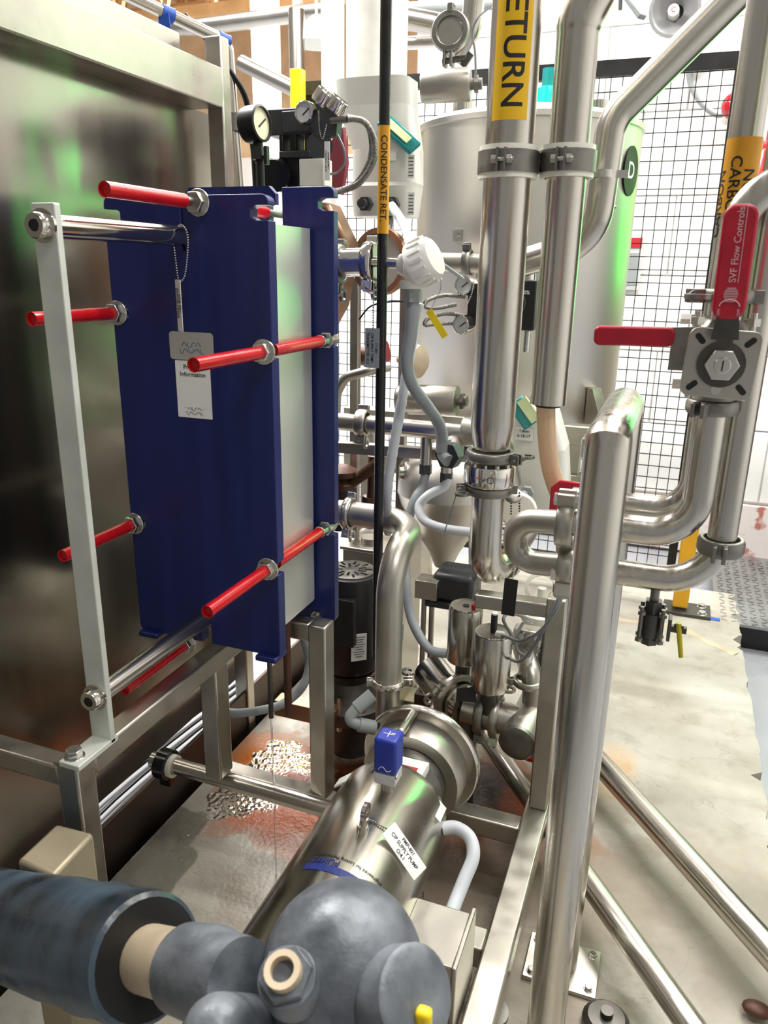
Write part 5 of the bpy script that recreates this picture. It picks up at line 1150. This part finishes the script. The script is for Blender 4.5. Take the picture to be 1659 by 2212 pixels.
# second controller with teal bezel beside the pale hose
c2 = thing('valve_controller', 'light grey controller with teal bezel and paper label behind the pale hose', 'controller', U(1150, 1110, 2.2))
rv = []
for (p0, p1, py) in ((1108, 1200, 885), (1105, 1222, 960), (1108, 1226, 1052), (1112, 1224, 1060), (1122, 1212, 1118)):
    cx, wd, z = section(p0, p1, py, 2.2); rv.append([V(cx + u * wd, 2.24 + v * 0.14, z) for u, v in rrect(1, 1, 0.15, 3)])
mb = MB(); n = len(rv[0])
for i in range(len(rv) - 1): mb.add(rv[i] + rv[i + 1], [(k, (k + 1) % n, n + (k + 1) % n, n + k) for k in range(n)])
mb.add(rv[0], [tuple(range(n))]); mb.add(rv[-1], [tuple(range(n))]); mb.build('housing', 'housing', c2)
b0, b1 = U(1112, 866, 2.14), U(1150, 918, 2.14)
MB().bar(b0, b1, 0.05, 0.018, up=V(-0.6, -0.4, 0.7)).build('screen_bezel', 'teal', c2, bevel=0.004); MB().bar(b0 + V(0.02, -0.012, 0.008), b1 + V(0.012, -0.012, 0.016), 0.03, 0.008, up=V(-0.6, -0.4, 0.7)).build('screen', 'screen', c2)
q = U(1132, 938, 2.165); pl_ = MB().box(q, (0.05, 0.003, 0.035)).build('paper_label', 'tagwhite', c2)
text('1.8mv', 0.012, q + V(0, -0.003, 0.009), X, Z, 'ink', pl_); text('6-18-17', 0.012, q + V(0, -0.003, -0.005), X, Z, 'ink', pl_)
q = U(1140, 1062, 2.15); MB().hexa(q, q - Y * 0.02, 0.02).cyl(q, q + V(-0.02, -0.05, -0.01), 0.012, n=14).build('cable_gland', 'grey', c2)
# beacons, speaker, notice panel, lever
q = U(1184, 205, 3.33)
bea = thing('signal_beacon', 'lit green beacon on the mesh fence above the tank', 'beacon', q - Z * 0.05)
MB().lathe(q - Z * 0.05, Z, [(0.052, 0), (0.052, 0.05), (0.048, 0.07), (0.03, 0.078)], 24).build('lens', 'green_lamp', bea); MB().cyl(q + Z * 0.028, q + Z * 0.09, 0.027, n=18).build('mount', 'teal', bea); MB().cyl(q + Z * 0.06, q + V(0, 0.07, 0.06), 0.012, n=10).build('arm', 'black', bea)
q = U(1597, 228, WY - 0.12)
rb_ = thing('signal_beacon', 'dark red round beacon on the white wall at right', 'beacon', q - Z * 0.06)
MB().cyl(q, q + Y * 0.12, 0.04, n=20).build('base', 'grey', rb_); MB().sphere(q - V(0.02, 0, 0), 0.06, 20, 12).build('lens', 'red_lamp', rb_)
pts = [U(1487, 150, WY - 0.03), U(1495, 190, WY - 0.03), U(1520, 228, WY - 0.03), U(1552, 248, WY - 0.03), U(1580, 235, WY - 0.05)]
one(MB().tube(smooth(pts), 0.014, 10), 'wall_cable', 'grey', 'grey cable hanging on the white wall to the red beacon', 'cable')
q = U(1455, 22, WY - 0.2)
spk = thing('horn_speaker', 'grey wall horn loudspeaker at the top right', 'speaker', q - Z * 0.1)
MB().lathe(q + V(0.02, 0.16, 0.02), V(-0.1, -1, -0.1), [(0.03, 0), (0.05, 0.06), (0.1, 0.13), (0.115, 0.16), (0.1, 0.16), (0.03, 0.08)], 28, False).build('horn', 'speaker', spk); MB().cyl(q - Y * 0.005, q + Y * 0.1, 0.025, n=16).build('driver', 'white', spk)
text('C', 0.03, q - Y * 0.008, X, Z, 'redink', spk)
MB().box(q + V(0.03, 0.18, 0.02), (0.05, 0.05, 0.12)).build('bracket', 'grey', spk)
q = U(1520, 96, WY - 0.06); one(MB().box(q, (0.11, 0.1, 0.11)), 'wall_box', 'lightgrey', 'small grey wall box half hidden by the sloping pipe', 'box', bevel=0.006)
q0, q1 = U(1345, -20, 2.2), U(1388, 38, 2.15)
one(MB().bar(q0, q1, 0.022, 0.012).bar(q0 + V(-0.005, 0, 0.0), U(1340, 22, 2.2), 0.012, 0.01), 'hand_lever', 'grey', 'grey lever handle hanging in from the top edge', 'lever', bevel=0.003)
q = U(1352, 568, WY - 0.02)
ntc = thing('wall_notice', 'framed notice board with red heading behind the mesh fence', 'notice', q - Z * 0.15)
bd_ = MB().box(q, (0.16, 0.012, 0.27)).build('board', 'lightgrey', ntc); MB().box(q + V(0, -0.008, 0.1), (0.14, 0.004, 0.05)).build('heading', 'redink', bd_); MB().box(q + V(0, -0.008, -0.03), (0.13, 0.004, 0.16)).build('print', 'grey', bd_)
# ================================================================== vertical black motor pump and panel at the back left
MY = 1.86; mq = U(758, 1300, MY); zm = lambda py: VZ(mq.x, MY, py)
mot = thing('vertical_motor', 'black vertical pump motor with slotted fan cover behind the exchanger', 'motor', (mq.x, MY, zm(1500)))
z1_ = zm(1232)
MB().lathe(V(mq.x, MY, 0), Z, [(0.07, zm(1440)), (0.086, zm(1425)), (0.088, zm(1310)), (0.086, zm(1290)), (0.084, z1_ - 0.02), (0.078, z1_ - 0.004), (0.07, z1_)], 40).build('body', 'black', mot)
fc = MB().cyl(V(mq.x, MY, z1_), V(mq.x, MY, z1_ + 0.003), 0.07, n=36).build('fan_cover', 'cast', mot)
for k in range(18):
    g = 2 * PI * k / 18; rr = 0.05 if k % 2 else 0.034; u = V(math.cos(g), math.sin(g), 0)
    MB().box(V(mq.x, MY, z1_ + 0.0034) + u * rr, (0.022, 0.006, 0.0012), (u, V(-u.y, u.x, 0), Z)).build('slot', 'blackgloss', fc)
q = U(732, 1340, MY - 0.085); MB().box(q, (0.10, 0.03, 0.14)).build('terminal_box', 'black', mot, bevel=0.003)
q = V(mq.x + 0.055, MY - 0.072, zm(1368)); un = V(0.62, -0.78, 0); ut = V(0.78, 0.62, 0)
lbp = MB().box(q + un * 0.0, (0.045, 0.002, 0.082), (ut, un, Z)).build('rating_plate', 'tagwhite', mot)
for k in range(9): MB().box(q + un * 0.0016 + Z * (0.032 - k * 0.0075), (0.034 - (k % 3) * 0.006, 0.0006, 0.0022), (ut, un, Z)).build('print_line', 'greyink', lbp)
q = V(mq.x - 0.02, MY - 0.0865, zm(1283)); w_ = MB().box(q, (0.05, 0.002, 0.02)).build('warning_label', 'tagwhite', mot); MB().box(q + V(0, -0.0015, 0.004), (0.04, 0.001, 0.007)).build('print_line', 'redink', w_)
MB().lathe(V(mq.x, MY, 0), Z, [(0.11, zm(1530)), (0.11, zm(1505)), (0.085, zm(1490)), (0.06, zm(1460)), (0.075, zm(1440))], 36).build('pump_head', 'darkcast', mot)
MB().cyl(V(mq.x, MY, 0), V(mq.x, MY, zm(1528)), 0.06, n=20).build('pedestal', 'darkcast', mot)
for g in (-2.2, -0.8, -1.5): MB().cyl(V(mq.x + 0.098 * math.cos(g), MY + 0.098 * math.sin(g), zm(1540)), V(mq.x + 0.098 * math.cos(g), MY + 0.098 * math.sin(g), zm(1470)), 0.008, n=10).build('stud', 'zinc', mot)
bxp = U(855, 1260, 2.15); 
cbx = thing('control_cabinet', 'stainless box cabinet behind the discharge bend', 'cabinet', (bxp.x, 2.15, 0.0))
zc1 = VZ(bxp.x, 2.1, 1195)
MB().box((bxp.x - 0.06, 2.19, zc1 / 2), (0.2, 0.2, zc1)).build('body', 'frame_steel', cbx, bevel=0.003)
MB().box((bxp.x - 0.06, 2.19, zc1), (0.215, 0.215, 0.012)).build('lid', 'satin', cbx, bevel=0.003)
MB().cyl(V(bxp.x - 0.09, 2.15, zc1), V(bxp.x - 0.09, 2.15, zc1 + 0.025), 0.03, n=18).build('vent_cap', 'satin', cbx)
p0 = U(926, 1268, 1.95)
hd2 = thing('sensor_hood', 'small square steel hood on a stand behind the discharge pipe', 'hood', V(p0.x, 1.95, 0))
MB().box(p0, (0.065, 0.06, 0.055)).build('hood', 'frame_steel', hd2, bevel=0.002)
for k in (-1, 1): MB().cyl(V(p0.x + k * 0.012, 1.95, 0.02), V(p0.x + k * 0.012, 1.95, p0.z - 0.025), 0.008, n=10).build('stem', 'satin', hd2)
MB().box((p0.x, 1.95, 0.012), (0.16, 0.12, 0.024)).box((p0.x, 1.95, 0.17), (0.05, 0.05, 0.04)).build('base', 'darkcast', hd2)
p0 = U(866, 1375, 1.9); one(MB().tube([U(867, 1350, 1.9), U(866, 1375, 1.9), U(862, 1410, 1.9)], 0.007, 10), 'blue_lever', 'bluehandle', 'slim blue valve lever beside the discharge pipe', 'handle')
# rusty valve and black pipe at left of the condensate line
rv_ = thing('iron_valve', 'rust brown cast valve with black pipe behind the blue frame plate', 'valve', U(735, 1100, 2.05))
MB().lathe(U(738, 1060, 2.05), Z, [(0.03, 0), (0.045, 0.01), (0.045, 0.025), (0.03, 0.04), (0.05, 0.05), (0.05, 0.065), (0.02, 0.08)], 10).build('bonnet', 'rusty', rv_)
MB().cyl(U(730, 1140, 2.05), U(735, 1050, 2.05), 0.034, n=18).build('body', 'black', rv_); MB().cyl(U(740, 1056, 2.05), U(815, 1003, 2.05), 0.018, n=16).build('branch', 'rusty', rv_)
MB().cyl(U(800, 1140, 2.08), U(806, 985, 2.08), 0.015, n=14).hexa(U(799, 1095, 2.08), U(801, 1072, 2.08), 0.026).build('drop_pipe', 'rusty', rv_)
one(MB().bar(U(600, 1520, 1.75), U(728, 1548, 1.75), 0.05, 0.05), 'base_beam', 'brownish', 'brown tinted beam on the pad behind the drip tubes', 'beam', bevel=0.003)
# ================================================================== can actuators and suction valves at the centre
def can(px, pyt, pyb, y, r, label, kind):
    a = U(px, pyt, y); zt, zb_q = a.z, VZ(a.x, y - r, pyb)
    t = thing('valve_actuator', label, 'actuator', V(a.x, y, zb_q), 'upright can actuators')
    MB().lathe(V(a.x, y, 0), Z, [(r * 0.6, zb_q), (r * 0.96, zb_q + 0.002), (r, zb_q + 0.006), (r, zt - 0.003), (r * 0.97, zt)], 40).build('can', 'steel', t)
    MB().cyl(V(a.x, y, zt), V(a.x, y, zt + 0.002), r * 0.9, n=36).build('top_disc', 'satin', t)
    MB().ring(V(a.x, y, zt + 0.001), Z, [(r * 0.88, 0), (r * 0.93, 0), (r * 0.93, 0.003), (r * 0.88, 0.003)], 36).build('rim', 'polished', t)
    MB().cyl(V(a.x, y, zb_q - 0.07), V(a.x, y, zb_q + 0.003), r * 0.45, n=18).build('yoke', 'darkcast', t)
    return t, V(a.x, y, zt)
t, p = can(1007, 1310, 1442, 1.80, 0.045, 'upright stainless can actuator with red air port, left of two', 0)
q = p + V(0.022, -0.01, 0.002); MB().cyl(q, q + V(0, 0, 0.012), 0.006, n=12).build('air_port', 'red_lamp', t); MB().cyl(p, p + Z * 0.004, 0.009, n=12).build('plug', 'black', t)
t, p = can(1066, 1366, 1506, 1.72, 0.0485, 'upright stainless can actuator with black stem, right of two', 1)
MB().cyl(p, p + Z * 0.05, 0.0085, n=16).build('indicator_stem', 'black', t); MB().cyl(p + Z * 0.05, p + Z * 0.054, 0.0085, n=16).build('stem_cap', 'white', t)
MB().box(p + V(0.02, -0.02, 0.008), (0.022, 0.014, 0.014)).build('air_elbow', 'white', t, bevel=0.003)
sk = thing('suction_manifold', 'clamped stainless suction manifold feeding the pump from behind', 'manifold', U(1000, 1560, 1.72))
s0, s1, s2 = U(960, 1490, 1.80), U(1010, 1528, 1.74), U(1115, 1560, 1.74)
MB().tube([U(930, 1450, 1.86), s0, s1], 0.052, 28).build('valve_body', 'polished', sk)
MB().cyl(s1 - X * 0.01, s2 + X * 0.01, 0.042, n=28).build('tube', 'satin', sk)
clamp(sk, U(985, 1508, 1.765), (s1 - s0), 0.054, V(-1, 0, 0.6), 'satin', 0.02); clamp(sk, U(1040, 1538, 1.74), X, 0.046, V(0, -0.4, -1), 'cast', 0.024); clamp(sk, U(1072, 1547, 1.74), X, 0.044, V(0, -0.5, -1), 'satin', 0.022)
ca_, cb_ = U(1118, 1603, 1.66), U(1168, 1500, 1.88)
MB().cyl(ca_, cb_, 0.046, n=30).build('strainer_body', 'satin', sk)
dd = (ca_ - cb_).normalized(); MB().lathe(ca_ - dd * 0.004, dd, [(0.047, 0), (0.047, 0.012), (0.040, 0.016), (0.02, 0.017)], 30).build('strainer_cap', 'cast', sk)
MB().tube(fillet([U(1150, 1540, 1.78), U(1152, 1470, 1.78), U(1130, 1400, 1.85)], 0.05, 6), 0.028, 22).build('branch', 'satin', sk)
clamp(sk, U(1140, 1472, 1.78), Z, 0.03, V(-1, -0.3, 0), 'satin', 0.018)
MB().cyl(V(s1.x, s1.y, 0.0), s1, 0.03, n=16).build('support_leg', 'darkcast', sk)
q = U(940, 1515, 1.70); one(MB().prism([(-0.025, -0.012), (0.03, -0.02), (0.028, 0.02), (-0.022, 0.018)], U(1005, 1502, 1.69), V(1, 0, 0.3).normalized(), V(-0.2, 0.5, 0.8).normalized(), 0.002), 'black_tag', 'black', 'small black tag lying on the suction valve', 'tag')
q = UZ(1150, 1632, 0.06); one(MB().sphere(q, 0.03, 14, 10, (1.2, 0.8, 0.6)), 'red_plug', 'red', 'red plug under the strainer at the skid post', 'cap')
# white diaphragm handwheel valve and second motor behind the post
wv = thing('diaphragm_valve', 'ivory plastic diaphragm valve with ring handwheel behind the skid post', 'valve', U(1165, 1370, 1.95))
c = U(1170, 1272, 1.95)
MB().ring(c, V(0.1, -0.8, 0.5), [(0.036, -0.006), (0.046, -0.006), (0.046, 0.006), (0.036, 0.006)], 26).build('handwheel', 'ivory', wv)
c = U(1168, 1310, 1.95); MB().lathe(c - Z * 0.09, Z, [(0.02, 0), (0.035, 0.02), (0.055, 0.06), (0.055, 0.075), (0.03, 0.085), (0.022, 0.10)], 24).cyl(c + Z * 0.01, c + Z * 0.055, 0.012, n=12).build('bonnet', 'ivory', wv)
m2 = U(1205, 1420, 1.95)
mo2 = thing('small_motor', 'small black motor with rating plate between skid post and hoop', 'motor', V(m2.x, 1.95, VZ(m2.x, 1.95, 1510)))
MB().lathe(V(m2.x, 1.95, 0), Z, [(0.05, VZ(m2.x, 1.95, 1512)), (0.056, VZ(m2.x, 1.95, 1505)), (0.056, VZ(m2.x, 1.95, 1350)), (0.045, VZ(m2.x, 1.95, 1338)), (0.01, VZ(m2.x, 1.95, 1334))], 30).build('body', 'black', mo2)
MB().box((m2.x, 1.893, VZ(m2.x, 1.9, 1435)), (0.06, 0.003, 0.045)).build('rating_plate', 'tagwhite', mo2); MB().cyl(V(m2.x, 1.95, 0), V(m2.x, 1.95, VZ(m2.x, 1.95, 1510)), 0.015, n=10).build('stem', 'darkcast', mo2)
gr_ = U(975, 1265, 1.98); 
gb = thing('gear_motor', 'dark grey gear motor housing behind the lower RETURN elbow', 'motor', gr_ - Z * 0.08)
MB().box(gr_ + V(0.01, 0.03, 0.0), (0.12, 0.12, 0.085)).build('housing', 'charcoal', gb, bevel=0.014); MB().box(gr_ + V(0.01, 0.03, -0.05), (0.15, 0.14, 0.02)).build('flange', 'charcoal', gb, bevel=0.004)
# grey air lines in front of the post
airs = [([U(1232, 1225, 1.62), U(1220, 1270, 1.60), U(1200, 1320, 1.58), U(1165, 1365, 1.6), U(1125, 1385, 1.64), U(1100, 1378, 1.68), U(1080, 1372, 1.70)], 'outer grey air line sweeping from the hoop to the right can'),
        ([U(1226, 1225, 1.63), U(1214, 1270, 1.61), U(1192, 1325, 1.6), U(1160, 1385, 1.62), U(1130, 1425, 1.66), U(1105, 1425, 1.7), U(1096, 1405, 1.74)], 'long grey air line dipping lowest beneath the right can'),
        ([U(1105, 1372, 1.70), U(1088, 1340, 1.7), U(1098, 1325, 1.72), U(1125, 1330, 1.75), U(1150, 1345, 1.8)], 'short grey air line looping over the right can top'),
        ([U(1130, 1345, 1.78), U(1115, 1375, 1.76), U(1118, 1405, 1.75), U(1140, 1418, 1.74), U(1150, 1400, 1.75)], 'small curled air line beside the right can')]
for pts, lab in airs: one(MB().tube(smooth(pts, 8), 0.0042, 10), 'air_tube', 'airtube', lab, 'tube')
ab = U(1140, 1375, 1.8); mb = MB()
sb2 = thing('solenoid_block', 'cluster of small metal air fittings between can and skid post', 'fitting', ab - Z * 0.05)
MB().box(ab, (0.07, 0.04, 0.05)).build('manifold', 'satin', sb2, bevel=0.004)
for k in range(4): MB().cyl(ab + V(-0.03 + 0.02 * k, -0.02, 0.01), ab + V(-0.03 + 0.02 * k, -0.045, 0.02), 0.007, n=10).hexa(ab + V(-0.03 + 0.02 * k, -0.02, -0.02), ab + V(-0.03 + 0.02 * k, -0.035, -0.02), 0.008).build('port', 'zinc', sb2)
MB().cyl(ab - Z * 0.02, ab - Z * 0.12, 0.018, n=14).build('stem', 'zinc', sb2)
# black hanging tag and chain
tgb = thing('equipment_tag', 'plain black tag hanging by a chain in front of the RETURN elbow', 'tag', U(1102, 1290, 1.66))
MB().prism(rrect(0.030, 0.088, 0.0015), U(1101, 1290, 1.57), V(1, 0, -0.03).normalized(), V(0.03, 0, 1).normalized(), 0.0015).build('tag_plate', 'black', tgb)
MB().beads(smooth([U(1112, 1200, 1.59), U(1112, 1230, 1.58), U(1106, 1252, 1.57)], 5), 0.0022, 0.005).build('ball_chain', 'zinc', tgb)
# chained test plug hanging beside the RETURN clamp
tpq = thing('end_plug', 'small grey oval end plug hanging on chains right of the RETURN flange', 'plug', U(1108, 1075, 1.78))
MB().lathe(U(1108, 1072, 1.78), V(0.15, -0.6, 0.8), [(0.005, 0), (0.022, 0.001), (0.023, 0.005), (0.018, 0.008)], 24).build('disc', 'cast', tpq)
for s in (1104, 1122): MB().beads([U(s, 1065, 1.775), U(s, 1112, 1.775)], 0.0026, 0.0065).build('ball_chain', 'darkcast', tpq)
q = U(1120, 1105, 1.95); one(MB().lathe(q, V(0.25, -1, 0.1), [(0.01, -0.06), (0.045, -0.05), (0.05, -0.01), (0.044, 0.0), (0.01, 0.002)], 28), 'sensor_puck', 'ivory', 'ivory round sensor behind the chained end plug', 'sensor')
q = U(1090, 1180, 1.9); one(MB().bar(U(1082, 1168, 1.82), U(1112, 1215, 1.84), 0.014, 0.002), 'yellow_tag', 'yellow', 'small yellow tag peeking out behind the U shaped bend', 'tag')
ret2 = far_pipe([U(1075, 1225, 2.0), U(1130, 1160, 2.15), U(1150, 1120, 2.2)], 0.034, 'satin pipe stub rising behind the RETURN elbow', 'satin')
p0 = UZ(888, 1500, 0.02); one(MB().box(p0, (0.06, 0.09, 0.003)), 'paper_sheet', 'beigepipe', 'tan scrap sheet on the floor behind the discharge clamp', 'sheet')

# wet patches on the pad: thin rippled films of water
def puddle(px, py, rx, ry, label, seed):
    rnd = random.Random(seed); c = UZ(px, py, 0); st_ = 0.0042; nx, ny = int(2 * rx / st_), int(2 * ry / st_); ph = [(rnd.uniform(0, 6.3), rnd.uniform(-1, 1), rnd.uniform(-1, 1)) for _ in range(14)]
    idx = {}; vs = []; fs = []
    def inside(x, y):
        g = math.atan2(y / ry, x / rx); return (x / rx) ** 2 + (y / ry) ** 2 < 0.62 + 0.2 * math.sin(3 * g + seed) + 0.14 * math.sin(7 * g + 2 * seed)
    def vert(i, j):
        if (i, j) not in idx:
            x, y = -rx + i * st_, -ry + j * st_
            h = sum(math.sin(p + 420 * (a * x + b * y)) for p, a, b in ph) / 14
            idx[(i, j)] = len(vs); vs.append(V(c.x + x + rnd.uniform(-.001, .001), c.y + y + rnd.uniform(-.001, .001), 0.004 + 0.0032 * h + rnd.uniform(-0.0005, 0.0005)))
        return idx[(i, j)]
    for i in range(nx):
        for j in range(ny):
            x, y = -rx + (i + .5) * st_, -ry + (j + .5) * st_
            if inside(x, y) and c.x + x > PADX0 + 0.005: fs.append((vert(i, j), vert(i + 1, j), vert(i + 1, j + 1), vert(i, j + 1)))
    o = MB().add(vs, fs).build('water_puddle', 'wetfilm', ang=3.0); tag(o, label, 'puddle')
mat('wetfilm', '#ffffff', 0, 0.04, 0, 5, trans=1.0, rvar=0.01)
M['wetfilm'].node_tree.nodes['Principled BSDF'].inputs['IOR'].default_value = 1.33
puddle(520, 1722, 0.12, 0.12, 'glittering wet patch on the pad beside the horizontal drain pipe', 1)
puddle(610, 1640, 0.12, 0.10, 'reddish wet patch under the falling thread of water', 2)
puddle(330, 1855, 0.13, 0.22, 'glittering wet patch along the left edge of the pad', 3)
q = U(1652, 400, 4.2)
ext = thing('fire_extinguisher', 'red cylinder with yellow band glimpsed at the right edge behind the pipes', 'extinguisher', q - Z * 0.2)
MB().lathe(q - Z * 0.22, Z, [(0.07, 0), (0.075, 0.02), (0.075, 0.36), (0.05, 0.4), (0.025, 0.41), (0.025, 0.45)], 24).build('bottle', 'red_lamp', ext)
MB().ring(q - Z * 0.1, Z, [(0.075, -0.02), (0.077, -0.02), (0.077, 0.02), (0.075, 0.02)], 24).build('band', 'yellow', ext)
MB().box(q + V(0, 0.14, 0), (0.05, 0.16, 0.05)).build('wall_bracket', 'grey', ext)

lp = thing('tank_feed_pipe', 'short horizontal stainless pipe crossing in front of the tank behind the small gauges', 'pipe', U(985, 590, 2.42))
MB().cyl(U(920, 566, 2.42), U(1120, 572, 2.42), 0.030, n=24).build('tube', 'satin', lp)
clamp(lp, U(1010, 568, 2.42), X, 0.032, V(0, -0.4, 1), 'cast', 0.024, False)
MB().cyl(U(1118, 572, 2.42), V(TX + 0.1, TY - TR + 0.03, U(1118, 572, 2.42).z), 0.030, n=20).build('tank_branch', 'satin', lp)
